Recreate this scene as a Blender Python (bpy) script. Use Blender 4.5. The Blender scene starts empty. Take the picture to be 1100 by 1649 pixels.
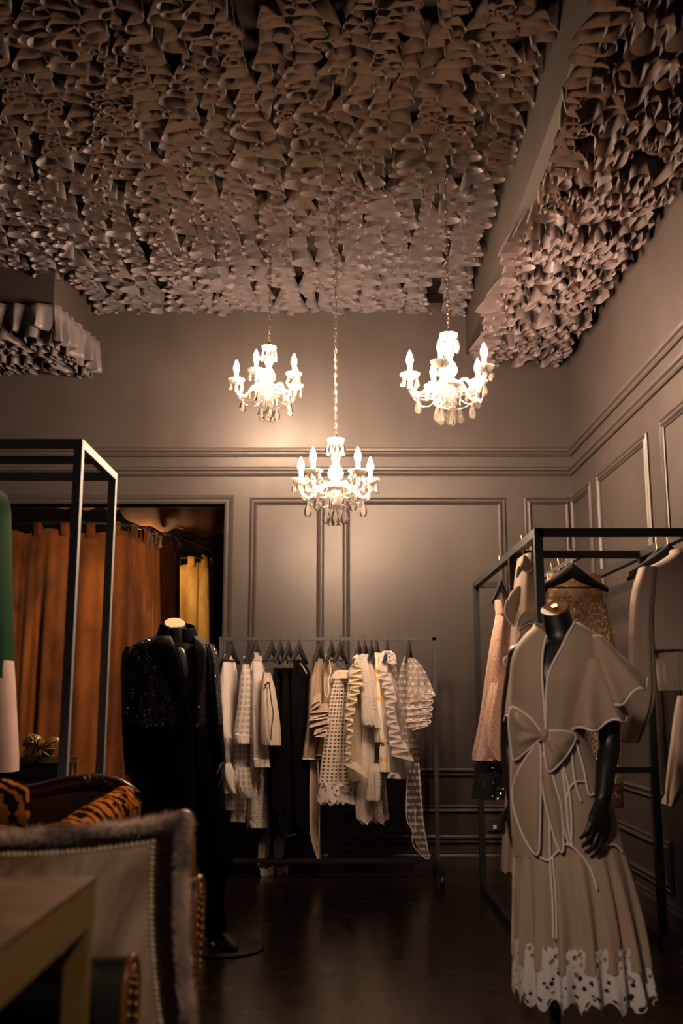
import bpy, math, random
import numpy as np
from mathutils import Vector, Matrix

PI = math.pi
C = bpy.context.scene.collection
F, TH, CAMZ = 1603.0, math.radians(10.6), 1.2
CT, ST = math.cos(TH), math.sin(TH)


def P(px, py, d):
    """point of the place at distance d (world y) seen at a pixel of the photograph"""
    u, v = (px - 550) / F, (824.5 - py) / F
    k = d / (CT - v * ST)
    return Vector((u * k, d, CAMZ + (ST + v * CT) * k))


WO = {}


def worigin(o):
    return WO.get(o.name, Vector((0, 0, 0))) if o else Vector((0, 0, 0))


def tag(o, label=None, cat=None, group=None, kind=None):
    if label: o['label'] = label
    if cat: o['category'] = cat
    if group: o['group'] = group
    if kind: o['kind'] = kind
    return o


def thing(name, label, cat, loc=(0, 0, 0), group=None):
    o = bpy.data.objects.new(name, None)
    C.objects.link(o)
    o.empty_display_size = .05
    o.location = loc
    WO[o.name] = Vector(loc)
    return tag(o, label, cat, group)


class MB:
    def __init__(s):
        s.v, s.f, s.uv = [], [], []

    def grid(s, rows, closed=False, flip=False):
        nr, nc = len(rows), len(rows[0])
        b = len(s.v)
        for r in rows:
            s.v.extend(Vector(p) for p in r)
        mid = rows[nr // 2]
        us = [0.0]
        for j in range(1, nc + (1 if closed else 0)):
            us.append(us[-1] + (Vector(mid[j % nc]) - Vector(mid[j - 1])).length)
        vs = [0.0]
        for i in range(1, nr):
            vs.append(vs[-1] + max((Vector(rows[i][0]) - Vector(rows[i - 1][0])).length,
                                   (Vector(rows[i][nc // 2]) - Vector(rows[i - 1][nc // 2])).length))
        for i in range(nr - 1):
            for j in range(nc if closed else nc - 1):
                k = (j + 1) % nc
                q = [b + i * nc + j, b + i * nc + k, b + (i + 1) * nc + k, b + (i + 1) * nc + j]
                w = [(us[j], -vs[i]), (us[j + 1], -vs[i]), (us[j + 1], -vs[i + 1]), (us[j], -vs[i + 1])]
                if flip: q.reverse(); w.reverse()
                s.f.append(q); s.uv.append(w)
        return b

    def fan(s, ring, flip=False):
        b = len(s.v)
        ring = [Vector(p) for p in ring]
        c = sum(ring, Vector((0, 0, 0))) / len(ring)
        s.v.extend(ring); s.v.append(c)
        n = len(ring)
        for j in range(n):
            q = [b + j, b + (j + 1) % n, b + n]
            if flip: q.reverse()
            s.f.append(q)
            s.uv.append([(s.v[k].x, s.v[k].z) for k in q])

    def tube(s, path, r, n=6, closed=False, caps=True):
        path = [Vector(p) for p in path]
        m = len(path)
        rs = r if isinstance(r, (list, tuple)) else [r] * m
        rings = []
        t0 = ((path[1] - path[-1]) if closed else (path[1] - path[0])).normalized()
        ref = Vector((0, 0, 1)) if abs(t0.z) < .9 else Vector((1, 0, 0))
        nrm = t0.cross(ref).normalized()
        for i in range(m):
            a = path[(i - 1) % m] if (closed or i > 0) else path[0]
            c = path[(i + 1) % m] if (closed or i < m - 1) else path[-1]
            t = (c - a)
            t = t.normalized() if t.length > 1e-9 else t0
            nrm = (nrm - t * nrm.dot(t))
            nrm = nrm.normalized() if nrm.length > 1e-6 else t.orthogonal().normalized()
            bi = t.cross(nrm)
            rings.append([path[i] + (nrm * math.cos(2 * PI * j / n) + bi * math.sin(2 * PI * j / n)) * rs[i] for j in range(n)])
        if closed: rings.append(rings[0])
        s.grid(rings, True)
        if caps and not closed:
            s.fan(rings[0], True); s.fan(rings[-1])

    def box(s, lo, hi):
        x0, y0, z0 = lo; x1, y1, z1 = hi
        b = len(s.v)
        s.v.extend(Vector(p) for p in ((x0, y0, z0), (x1, y0, z0), (x1, y1, z0), (x0, y1, z0), (x0, y0, z1), (x1, y0, z1), (x1, y1, z1), (x0, y1, z1)))
        for q in ((3, 2, 1, 0), (4, 5, 6, 7), (0, 1, 5, 4), (1, 2, 6, 5), (2, 3, 7, 6), (3, 0, 4, 7)):
            s.f.append([b + k for k in q])
            s.uv.append([(s.v[b + k].x + s.v[b + k].y, s.v[b + k].z) for k in q])

    def bar(s, a, c, w, h=None):
        """square bar from a to c"""
        a, c = Vector(a), Vector(c)
        h = h or w
        t = (c - a).normalized()
        ref = Vector((0, 0, 1)) if abs(t.z) < .9 else Vector((0, 1, 0))
        x = t.cross(ref).normalized() * w / 2
        y = x.cross(t).normalized() * h / 2
        r0 = [a - x - y, a + x - y, a + x + y, a - x + y]
        r1 = [p + c - a for p in r0]
        s.grid([r0, r1], True)
        s.fan(r0, True); s.fan(r1)

    def lathe(s, prof, n=16, c=(0, 0, 0), ripple=0, rn=0):
        c = Vector(c)
        rows = []
        for r, z in prof:
            rows.append([c + Vector((r * (1 + ripple * math.cos(rn * 2 * PI * j / n)) * math.cos(2 * PI * j / n), r * (1 + ripple * math.cos(rn * 2 * PI * j / n)) * math.sin(2 * PI * j / n), z)) for j in range(n)])
        s.grid(rows, True)

    def ball(s, c, r, n=8, m=6, sc=(1, 1, 1)):
        c = Vector(c)
        rows = []
        for i in range(m + 1):
            a = PI * i / m
            rows.append([c + Vector((r * sc[0] * math.sin(a) * math.cos(2 * PI * j / n), r * sc[1] * math.sin(a) * math.sin(2 * PI * j / n), r * sc[2] * math.cos(a))) for j in range(n)])
        s.grid(rows, True)

    def build(s, name, mat, parent=None, origin=None, solid=0, sub=0, smooth=True, remesh=0, bevel=0, merge=False):
        org = worigin(parent) if parent else Vector(origin or (0, 0, 0))
        me = bpy.data.meshes.new(name)
        me.from_pydata([p - org for p in s.v], [], s.f)
        uvl = me.uv_layers.new(name='UVMap')
        flat = [c for w in s.uv for q in w for c in q]
        uvl.data.foreach_set('uv', flat)
        me.polygons.foreach_set('use_smooth', [smooth] * len(me.polygons))
        if merge:
            import bmesh
            bm = bmesh.new(); bm.from_mesh(me)
            bmesh.ops.remove_doubles(bm, verts=bm.verts, dist=1e-5)
            bmesh.ops.recalc_face_normals(bm, faces=bm.faces)
            bm.to_mesh(me); bm.free()
        me.update()
        me.materials.append(mat)
        o = bpy.data.objects.new(name, me)
        C.objects.link(o)
        if parent:
            o.parent = parent
            WO[o.name] = org.copy()
        else:
            o.location = org
            WO[o.name] = org.copy()
        if remesh:
            md = o.modifiers.new('r', 'REMESH'); md.mode = 'VOXEL'; md.voxel_size = remesh; md.use_smooth_shade = True
            md = o.modifiers.new('s', 'SMOOTH'); md.factor = .5; md.iterations = 3
        if bevel:
            md = o.modifiers.new('b', 'BEVEL'); md.width = bevel; md.segments = 2; md.limit_method = 'ANGLE'
        if sub:
            md = o.modifiers.new('s', 'SUBSURF'); md.levels = sub; md.render_levels = sub
        if solid:
            md = o.modifiers.new('t', 'SOLIDIFY'); md.thickness = solid; md.offset = 0
        return o


def copy_tree(o, loc=None, rz=None, parent=None):
    c = o.copy(); C.objects.link(c)
    if parent: c.parent = parent
    if loc is not None:
        c.location = loc; WO[c.name] = Vector(loc)
    if rz is not None: c.rotation_euler = (0, 0, rz)
    for ch in list(o.children):
        copy_tree(ch, parent=c)
    return c


def lerp(a, b, t): return a + (b - a) * t


def interp(rows, t):
    """rows: tuples whose first entry grows; smooth interpolation at key t"""
    if t <= rows[0][0]: return rows[0]
    for i in range(len(rows) - 1):
        if t <= rows[i + 1][0]:
            k = (t - rows[i][0]) / max(rows[i + 1][0] - rows[i][0], 1e-9)
            p0 = rows[max(i - 1, 0)]; p1 = rows[i]; p2 = rows[i + 1]; p3 = rows[min(i + 2, len(rows) - 1)]
            out = [t]
            for q in range(1, len(p1)):
                h = p2[0] - p1[0]
                m1 = (p2[q] - p0[q]) / max(p2[0] - p0[0], 1e-9) * h
                m2 = (p3[q] - p1[q]) / max(p3[0] - p1[0], 1e-9) * h
                k2, k3 = k * k, k * k * k
                out.append((2 * k3 - 3 * k2 + 1) * p1[q] + (k3 - 2 * k2 + k) * m1 + (-2 * k3 + 3 * k2) * p2[q] + (k3 - k2) * m2)
            return out
    return rows[-1]


def smooth_path(pts, n, closed=False):
    """Catmull-Rom through pts"""
    pts = [Vector(p) for p in pts]
    m = len(pts)
    out = []
    segs = m if closed else m - 1
    for i in range(segs):
        g = (lambda k: pts[k % m]) if closed else (lambda k: pts[min(max(k, 0), m - 1)])
        p0, p1, p2, p3 = g(i - 1), g(i), g(i + 1), g(i + 2)
        for j in range(n):
            t = j / n
            out.append(.5 * ((2 * p1) + (p2 - p0) * t + (2 * p0 - 5 * p1 + 4 * p2 - p3) * t * t + (3 * p1 - p0 - 3 * p2 + p3) * t ** 3))
    if not closed: out.append(pts[-1])
    return out


# ------------------------------------------------------------------ materials
class Mat:
    def __init__(s, name):
        s.m = bpy.data.materials.new(name); s.m.use_nodes = True
        s.t = s.m.node_tree; s.t.nodes.clear()
        s.out = s.t.nodes.new('ShaderNodeOutputMaterial')
        s.tc = None

    def n(s, typ, ins=None, **props):
        o = s.t.nodes.new('ShaderNode' + typ)
        for k, v in props.items(): setattr(o, k, v)
        for k, v in (ins or {}).items():
            sock = o.inputs[k]
            if hasattr(v, 'is_output'): s.t.links.new(v, sock)
            else:
                if isinstance(v, tuple) and len(v) == 3 and sock.type == 'RGBA': v = v + (1,)
                sock.default_value = v
        return o

    def co(s, which='Object'):
        s.tc = s.tc or s.n('TexCoord')
        return s.tc.outputs[which]

    def math(s, op, a, b=0.0, c=None):
        ins = {0: a, 1: b}
        if c is not None: ins[2] = c
        return s.n('Math', ins, operation=op).outputs[0]

    def noise(s, vec, scale, detail=3, rough=.5, dist=0):
        return s.n('TexNoise', {'Vector': vec, 'Scale': scale, 'Detail': detail, 'Roughness': rough, 'Distortion': dist}).outputs['Fac']

    def ramp(s, fac, stops):
        r = s.n('ValToRGB', {'Fac': fac})
        e = r.color_ramp.elements
        while len(e) < len(stops): e.new(.5)
        for i, (p, c) in enumerate(stops):
            e[i].position = p; e[i].color = (c if isinstance(c, tuple) else (c, c, c)) + (1,)
        return r.outputs['Color']

    def mixc(s, fac, a, b):
        m = s.n('Mix', data_type='RGBA')
        for sock, v in ((m.inputs[0], fac), (m.inputs[6], a), (m.inputs[7], b)):
            if hasattr(v, 'is_output'): s.t.links.new(v, sock)
            else: sock.default_value = (v + (1,)) if isinstance(v, tuple) else v
        return m.outputs[2]

    def prin(s, col, rough=.6, metal=0, **kw):
        ins = {'Base Color': col, 'Roughness': rough, 'Metallic': metal}
        ins.update({k.replace('_', ' '): v for k, v in kw.items()})
        return s.n('BsdfPrincipled', ins).outputs[0]

    def bump(s, h, strength=.3, dist=.01):
        return s.n('Bump', {'Height': h, 'Strength': strength, 'Distance': dist}).outputs[0]

    def mix(s, fac, a, b):
        return s.n('MixShader', {0: fac, 1: a, 2: b}).outputs[0]

    def transp(s, col=(1, 1, 1)):
        return s.n('BsdfTransparent', {'Color': col}).outputs[0]

    def done(s, sock):
        s.t.links.new(sock, s.out.inputs['Surface'])
        return s.m

    def dots(s, spacing, radius, uv=None, stagger=True, sx=1.0):
        x = s.n('SeparateXYZ', {0: uv or s.co('UV')})
        a = s.math('DIVIDE', x.outputs[0], spacing * sx); b = s.math('DIVIDE', x.outputs[1], spacing)
        if stagger:
            fb = s.math('FLOOR', b)
            a = s.math('ADD', a, s.math('MULTIPLY', s.math('FRACT', s.math('MULTIPLY', fb, .5)), 1.0))
        fa = s.math('SUBTRACT', s.math('FRACT', a), .5); fbq = s.math('SUBTRACT', s.math('FRACT', b), .5)
        d = s.math('SQRT', s.math('ADD', s.math('MULTIPLY', fa, fa), s.math('MULTIPLY', fbq, fbq)))
        return s.math('LESS_THAN', d, radius)

    def boxes(s, spacing, half, uv=None, hx=None):
        x = s.n('SeparateXYZ', {0: uv or s.co('UV')})
        r = []
        for k, h in ((0, hx or half), (1, half)):
            a = s.math('FRACT', s.math('DIVIDE', x.outputs[k], spacing))
            r.append(s.math('LESS_THAN', s.math('ABSOLUTE', s.math('SUBTRACT', a, .5)), h))
        return s.math('MULTIPLY', r[0], r[1])


def plain(name, col, rough=.6, metal=0, **kw):
    m = Mat(name); return m.done(m.prin(col, rough, metal, **kw))


def cloth(name, col, trans=.25, rough=.85, sheen=.06, vary=.12, scale=6):
    m = Mat(name)
    nz = m.noise(m.co(), scale, 4)
    c2 = tuple(x * (1 - vary) for x in col)
    cc = m.mixc(nz, c2, tuple(min(1, x * (1 + vary)) for x in col))
    p = m.prin(cc, rough, Sheen_Weight=sheen if max(col) > .1 else 0, Specular_IOR_Level=.25 if max(col) > .1 else .06)
    t = m.n('BsdfTranslucent', {'Color': cc}).outputs[0]
    return m.done(m.mix(trans, p, t))


def holed(name, col, maskf, sheer=0.0, hole=1.0, trans=.25):
    m = Mat(name)
    p = m.prin(col, .85, Specular_IOR_Level=.2)
    t = m.n('BsdfTranslucent', {'Color': col}).outputs[0]
    b = m.mix(trans, p, t)
    mk = maskf(m)
    fac = m.math('MAXIMUM', m.math('MULTIPLY', mk, hole), sheer)
    return m.done(m.mix(fac, b, m.transp()))


def velvet(name, a, b, scale=5, rough=.8, sheen=.25):
    m = Mat(name)
    mp = m.n('Mapping', {'Vector': m.co(), 'Scale': (1, 1, .35)}).outputs[0]
    nz = m.noise(mp, scale, 5, .6, .6)
    cc = m.ramp(nz, [(.38, a), (.62, b)])
    nz2 = m.noise(m.co(), 60, 3)
    return m.done(m.prin(cc, rough, Sheen_Weight=sheen, Sheen_Roughness=.4, Specular_IOR_Level=.2, Normal=m.bump(nz2, .15, .004)))


M = {}
# surfaces of the room
m = Mat('wall_paint')
nz = m.noise(m.co(), 3, 5, .6); fine = m.noise(m.co(), 45, 4)
M['wall'] = m.done(m.prin(m.mixc(nz, (.031, .0255, .0250), (.040, .033, .0325)), m.ramp(nz, [(.3, .40), (.7, .48)]), Specular_IOR_Level=.4, Normal=m.bump(fine, .12, .004)))
m = Mat('floor_concrete')
a = m.noise(m.co(), 1.6, 6, .62, .8); b = m.noise(m.co(), 9, 5, .7, .3)
f1 = m.math('MULTIPLY', a, b)
M['floor'] = m.done(m.prin(m.ramp(f1, [(.12, (.009, .0048, .0032)), (.3, (.020, .011, .007)), (.5, (.04, .022, .012))]), m.ramp(b, [(.3, .16), (.7, .3)]), Normal=m.bump(b, .08, .006)))
M['board'] = plain('dark_ceiling_board', (.012, .010, .009), .9, Specular_IOR_Level=0)
M['bulkhead'] = plain('bulkhead_paint', (.022, .0175, .0165), .7, Specular_IOR_Level=.2)
m = Mat('ruffle_satin')
nz = m.noise(m.co(), 1.3, 3); big = m.noise(m.co(), 9, 2)
cc = m.mixc(big, (.064, .056, .064), (.096, .082, .091))
p = m.prin(cc, .48, Sheen_Weight=.15, Specular_IOR_Level=.4)
t = m.n('BsdfTranslucent', {'Color': (.12, .082, .062, 1)}).outputs[0]
M['ruffle'] = m.done(m.mix(.22, p, t))
m = Mat('ruffle_pink_satin')
nz = m.noise(m.co(), 1.3, 3); big = m.noise(m.co(), 9, 2)
cc = m.mixc(big, (.092, .070, .078), (.135, .104, .112))
p = m.prin(cc, .48, Sheen_Weight=.15, Specular_IOR_Level=.4)
t = m.n('BsdfTranslucent', {'Color': (.12, .082, .062, 1)}).outputs[0]
M['ruffle_pink'] = m.done(m.mix(.22, p, t))
M['dark_room'] = plain('dark_room_paint', (.03, .025, .02), .9)
# metals, wood, leather
M['black_metal'] = plain('black_powder_coat', (.022, .023, .026), .42, .3)
M['steel'] = plain('dark_steel', (.045, .047, .052), .55, .1, Specular_IOR_Level=.3)
M['rack_steel'] = plain('rack_steel', (.15, .155, .17), .6, .1, Specular_IOR_Level=.25)
M['chrome'] = plain('chrome', (.75, .74, .72), .18, 1)
M['brass'] = plain('brass', (.75, .55, .26), .28, 1)
M['gunmetal_chain'] = plain('bronze_chain', (.30, .23, .17), .3, 1)
M['black_plastic'] = plain('black_plastic', (.012, .012, .013), .4)
M['velour_black'] = plain('black_flocked', (.008, .008, .009), .8)
M['mannequin_black'] = plain('black_mannequin_lacquer', (.006, .0055, .006), .42)
m = Mat('pale_wood'); g = m.noise(m.n('Mapping', {'Vector': m.co(), 'Scale': (4, 40, 4)}).outputs[0], 4, 4)
M['pale_wood'] = m.done(m.prin(m.mixc(g, (.42, .30, .18), (.58, .44, .28)), .45))
m = Mat('gold_wood'); g = m.noise(m.n('Mapping', {'Vector': m.co(), 'Scale': (30, 4, 4)}).outputs[0], 3, 5)
M['gold_wood'] = m.done(m.prin(m.mixc(g, (.34, .20, .06), (.5, .31, .10)), .4, .25))
m = Mat('table_wood'); g = m.noise(m.n('Mapping', {'Vector': m.co(), 'Scale': (3, 22, 3)}).outputs[0], 2.2, 6, .6, .8)
M['table_wood'] = m.done(m.prin(m.ramp(g, [(.3, (.045, .015, .003)), (.55, (.095, .037, .007)), (.75, (.16, .07, .014))]), m.ramp(g, [(.3, .4), (.7, .55)]), Specular_IOR_Level=.15, Normal=m.bump(g, .1, .005)))
m = Mat('table_edge'); g = m.noise(m.n('Mapping', {'Vector': m.co(), 'Scale': (5, 5, 20)}).outputs[0], 3, 5)
M['table_edge'] = m.done(m.prin(m.mixc(g, (.13, .08, .02), (.21, .135, .038)), .7, Specular_IOR_Level=.2))
M['chair_wood'] = plain('polished_walnut', (.20, .065, .014), .3)
M['dark_wood'] = plain('dark_mahogany', (.035, .012, .012), .2)
M['leather_black'] = plain('black_leather', (.012, .011, .010), .42)
M['leather_brown'] = plain('oxblood_leather', (.028, .009, .009), .25)
M['nail'] = plain('brass_nailhead', (.62, .40, .16), .3, 1)
m = Mat('gilt'); g = m.noise(m.co(), 25, 4)
M['gilt'] = m.done(m.prin(m.mixc(g, (.22, .13, .04), (.55, .38, .16)), .4, .8))
M['cap_wood'] = plain('varnished_cap_wood', (.12, .06, .02), .85, Specular_IOR_Level=.04)
# fabrics
M['white'] = cloth('white_cotton', (.72, .66, .63))
M['ivory'] = cloth('ivory_cotton', (.72, .63, .54))
M['cream_tulle'] = holed('cream_tulle', (.76, .68, .53), lambda m: m.math('LESS_THAN', m.noise(m.co(), 240, 2), .36), .12, 1.0, .4)
M['white_tulle'] = holed('white_organza', (.74, .68, .66), lambda m: m.math('LESS_THAN', m.noise(m.co(), 240, 2), .40), .18, 1.0, .4)
M['windowpane'] = holed('windowpane_voile', (.72, .66, .63), lambda m: m.boxes(.04, .3), .10, .45)
M['eyelet'] = holed('white_eyelet', (.75, .68, .65), lambda m: m.dots(.016, .27), 0, .9)
M['eyelet_fine'] = holed('fine_eyelet', (.75, .66, .61), lambda m: m.dots(.013, .22), 0, .9)
M['crochet'] = holed('crochet_lace', (.77, .68, .60), lambda m: m.boxes(.026, .3), 0, .95)
M['polka'] = holed('polka_dot_organza', (.76, .67, .64), lambda m: m.math('SUBTRACT', 1.0, m.dots(.045, .25)), .0, .72, .4)
M['polka_tail'] = holed('polka_dot_net', (.78, .68, .64), lambda m: m.math('SUBTRACT', 1.0, m.dots(.044, .25)), .0, .84, .4)
M['lace'] = holed('flower_lace', (.80, .73, .74), lambda m: m.math('LESS_THAN', m.n('TexVoronoi', {'Vector': m.co('UV'), 'Scale': 38.0}, feature='F1').outputs['Distance'], .33), 0, 1.0)
M['gold_lace'] = holed('gold_sequin_lace', (.55, .36, .22), lambda m: m.math('GREATER_THAN', m.n('TexVoronoi', {'Vector': m.co('UV'), 'Scale': 55.0}).outputs['Distance'], .62), 0, .8)
m = Mat('gold_sequin')
vo = m.n('TexVoronoi', {'Vector': m.n('Mapping', {'Vector': m.co('UV'), 'Scale': (2.4, 1, 1)}).outputs[0], 'Scale': 60.0})
mk = m.math('LESS_THAN', m.noise(m.co('UV'), 40, 3), .5)
M['gold_sequin'] = m.done(m.prin(m.mixc(mk, (.50, .37, .28), (.82, .60, .34)), m.ramp(mk, [(0, .6), (1, .3)]), m.math('MULTIPLY', mk, .8), Normal=m.bump(vo.outputs['Distance'], .8, .01)))
M['piping'] = plain('white_piping', (.74, .66, .66), .7)
M['beige'] = cloth('beige_cotton', (.40, .29, .225), .15, .62, .12)
M['taupe'] = cloth('taupe_cotton', (.32, .24, .21), .12, .7, .1)
M['blush'] = cloth('blush_cotton', (.60, .42, .36), .3)
m = Mat('peach_jacquard')
w = m.n('TexWave', {'Vector': m.co('UV'), 'Scale': 18.0, 'Distortion': 14.0, 'Detail': 3.0, 'Detail Scale': 2.0}).outputs['Fac']
cc = m.ramp(w, [(.35, (.66, .38, .28)), (.6, (.86, .60, .48))])
M['peach'] = m.done(m.prin(cc, m.ramp(w, [(.3, .35), (.7, .6)]), Sheen_Weight=.2))
m = Mat('black_sequins')
vo = m.n('TexVoronoi', {'Vector': m.co(), 'Scale': 130.0}, feature='F1')
band = m.math('GREATER_THAN', m.noise(m.n('Mapping', {'Vector': m.co(), 'Scale': (2.2, 2.2, .9)}).outputs[0], 8, 3, .6, .8), .52)
sp = m.math('MULTIPLY', m.math('GREATER_THAN', m.n('SeparateColor', {0: vo.outputs['Color']}).outputs[0], .62), band)
M['sequin_black'] = m.done(m.prin(m.mixc(sp, (.0035, .0035, .0045), (.22, .21, .21)), m.ramp(sp, [(0, .75), (1, .22)]), m.math('MULTIPLY', sp, .9), Normal=m.n('NormalMap', {'Color': m.mixc(m.math('MULTIPLY', sp, .55), (.5, .5, 1.0), vo.outputs['Color'])}).outputs[0]))
M['black_wool'] = cloth('black_wool', (.0035, .0035, .0045), 0, .95, 0)
M['black_sheer'] = cloth('black_crepe', (.004, .0035, .004), .05, .9, 0)
M['black_satin'] = plain('black_satin', (.010, .010, .011), .4)
M['grey_satin'] = plain('pewter_satin', (.34, .31, .28), .3, .4)
M['dark_grey'] = cloth('charcoal_cotton', (.10, .09, .095), .1)
m = Mat('cow_print'); nz = m.noise(m.co('UV'), 7, 3, .55, .6)
cc = m.ramp(nz, [(.50, (.02, .017, .016)), (.515, (.66, .56, .48))])
M['cow'] = m.done(m.prin(cc, .8))
m = Mat('yellow_floral')
v = m.n('TexVoronoi', {'Vector': m.co('UV'), 'Scale': 16.0}).outputs['Distance']
cc = m.ramp(v, [(.16, (.78, .36, .03)), (.20, (.85, .52, .06)), (.30, (.85, .55, .10)), (.33, (.74, .67, .62))])
M['floral'] = m.done(m.prin(cc, .8))
M['green'] = cloth('emerald_wool', (.002, .026, .008), .0)
M['pale_pink'] = cloth('pale_pink_crepe', (.62, .46, .42))
m = Mat('tiger_velvet')
w = m.n('TexWave', {'Vector': m.co(), 'Scale': 9.0, 'Distortion': 9.0, 'Detail': 2.5, 'Detail Scale': 1.6}, bands_direction='DIAGONAL').outputs['Fac']
cc = m.ramp(w, [(.46, (.012, .007, .005)), (.56, (.30, .085, .012)), (.9, (.42, .15, .03))])
M['tiger'] = m.done(m.prin(cc, .9, Specular_IOR_Level=0))
M['rust_velvet'] = velvet('rust_velvet', (.07, .021, .004), (.19, .058, .008), 4)
M['rust_dark'] = velvet('dark_rust_velvet', (.06, .016, .004), (.12, .034, .006), 4)
M['gold_velvet'] = velvet('gold_velvet', (.42, .24, .055), (.66, .42, .13), 6)
M['drape'] = velvet('copper_satin', (.28, .095, .018), (.46, .17, .03), 3, .85, .1)
M['pillow_velvet'] = velvet('taupe_velvet', (.19, .11, .07), (.60, .43, .31), 5, .55, .4)
m = Mat('brown_fur'); nz = m.noise(m.n('Mapping', {'Vector': m.co(), 'Scale': (30, 30, 90)}).outputs[0], 3, 4)
M['fur_brown'] = m.done(m.prin(m.mixc(nz, (.020, .010, .008), (.055, .033, .027)), .9, Specular_IOR_Level=.1))
m = Mat('grey_fur'); nz = m.noise(m.co(), 14, 3)
M['fur_grey'] = m.done(m.prin(m.ramp(nz, [(.35, (.22, .17, .15)), (.6, (.74, .58, .50))]), .85, Specular_IOR_Level=.15))
M['pearl'] = plain('pearl', (.70, .56, .38), .22, .1)
# chandelier
m = Mat('crystal_glass')
body = m.mix(.5, m.n('BsdfDiffuse', {'Color': (.85, .8, .75, 1)}).outputs[0], m.n('BsdfTranslucent', {'Color': (.85, .8, .75, 1)}).outputs[0])
fr = m.n('Fresnel', {'IOR': 1.6}).outputs[0]
gl = m.n('BsdfGlossy', {'Color': (1, 1, 1, 1), 'Roughness': .08}).outputs[0]
inner = m.mix(.07, m.transp((.98, .97, .95)), body)
M['crystal'] = m.done(m.mix(m.math('MINIMUM', m.math('MULTIPLY', fr, 1.6), 1.0), inner, gl))
m = Mat('pressed_glass')
body = m.mix(.35, m.n('BsdfDiffuse', {'Color': (.85, .8, .74, 1)}).outputs[0], m.n('BsdfTranslucent', {'Color': (.85, .8, .74, 1)}).outputs[0])
gl = m.n('BsdfGlossy', {'Color': (1, 1, 1, 1), 'Roughness': .1}).outputs[0]
M['pressed'] = m.done(m.mix(.12, m.mix(.22, m.transp((.98, .97, .95)), body), gl))
m = Mat('moulded_drip_glass')
body = m.mix(.12, m.n('BsdfDiffuse', {'Color': (.7, .66, .6, 1)}).outputs[0], m.n('BsdfTranslucent', {'Color': (.85, .8, .74, 1)}).outputs[0])
M['pan'] = m.done(m.mix(.1, m.mix(.96, m.transp((.98, .97, .95)), body), m.n('BsdfGlossy', {'Color': (1, 1, 1, 1), 'Roughness': .1}).outputs[0]))
m = Mat('warm_bulb')
BULB = 2200.0
M['bulb'] = m.done(m.n('Emission', {'Color': (1, .66, .42, 1), 'Strength': BULB}).outputs[0])
M['candle'] = plain('ivory_candle_tube', (.8, .74, .66), .5)
M['socket'] = plain('dark_socket_plate', (.03, .028, .028), .4)
M['white_plastic'] = plain('white_plastic', (.7, .66, .6), .4)
# ------------------------------------------------------------------ the room
YB, XR, ZC = 7.5, 1.775, 4.30
DX0, DX1, DZ = -3.0, -.895, 2.665      # doorway


def struct(mb, name, mat, **kw):
    o = mb.build(name, mat, None, **kw); o['kind'] = 'structure'; return o


b = MB(); b.box((-3.6, -2.5, -.1), (2.0, 11.2, 0)); struct(b, 'floor', M['floor'], smooth=False)
b = MB(); b.box((DX1, YB, 0), (XR + .15, YB + .15, ZC)); b.box((DX0, YB, DZ), (DX1, YB + .15, ZC)); b.box((-3.6, YB, 0), (DX0, YB + .15, ZC))
struct(b, 'wall_back', M['wall'], smooth=False)
b = MB(); b.box((XR, -2.5, 0), (XR + .15, YB, ZC)); struct(b, 'wall_right', M['wall'], smooth=False)
b = MB(); b.box((-3.75, -2.5, 0), (-3.6, 11.2, ZC)); struct(b, 'wall_left', M['wall'], smooth=False)
b = MB(); b.box((-3.6, -.5, ZC), (XR, YB, ZC + .12)); struct(b, 'ceiling', M['board'], smooth=False)
SZ, SX = 3.87, .985
b = MB(); b.box((SX, -.5, SZ), (XR, YB, ZC)); struct(b, 'ceiling_soffit', M['bulkhead'], smooth=False)
LZ = 3.95
LF, LB = Vector((-2.06, 6.72, 0)), Vector((-1.945, YB, 0))
b = MB()
pl = [Vector((-3.55, 6.72, 0)), LF, LB, Vector((-3.55, YB, 0))]
b.grid([[p + Vector((0, 0, LZ)) for p in pl], [p + Vector((0, 0, ZC)) for p in pl]], True)
b.fan([p + Vector((0, 0, LZ)) for p in pl], True)
struct(b, 'ceiling_bulkhead', M['bulkhead'], smooth=False)
# fitting room beyond the doorway
b = MB(); b.box((-3.6, 11.0, 0), (.6, 11.2, 3.2)); struct(b, 'wall_far', M['dark_room'], smooth=False)
b = MB(); b.box((-.25, YB + .15, 0), (-.1, 11.0, 3.2)); struct(b, 'wall_side', M['dark_room'], smooth=False)
b = MB(); b.box((-3.6, YB + .15, 3.2), (.6, 11.2, 3.3)); struct(b, 'ceiling_far', M['dark_room'], smooth=False)

# mouldings
PROF = [(0, 0), (0, .010), (.010, .018), (.017, .010), (.026, .010), (.033, .017), (.042, .022), (.050, .012), (.057, .008), (.057, 0)]
backmap = lambda a, z, h: Vector((a, YB - h, z))
rightmap = lambda a, z, h: Vector((XR - h, a, z))


def frame(mp, a0, a1, z0, z1, mb, prof=PROF):
    rows = []
    for ins, h in prof:
        rows.append([mp(a0 + ins, z0 + ins, h), mp(a1 - ins, z0 + ins, h), mp(a1 - ins, z1 - ins, h), mp(a0 + ins, z1 - ins, h)])
    mb.grid(rows, True)


def rail(mp, a0, a1, prof, mb):
    mb.grid([[mp(a0, z, h) for z, h in prof], [mp(a1, z, h) for z, h in prof]])


tn = [0]


def trim(mb):
    tn[0] += 1
    return struct(mb, 'trim_%d' % tn[0], M['wall'], smooth=False)


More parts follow.
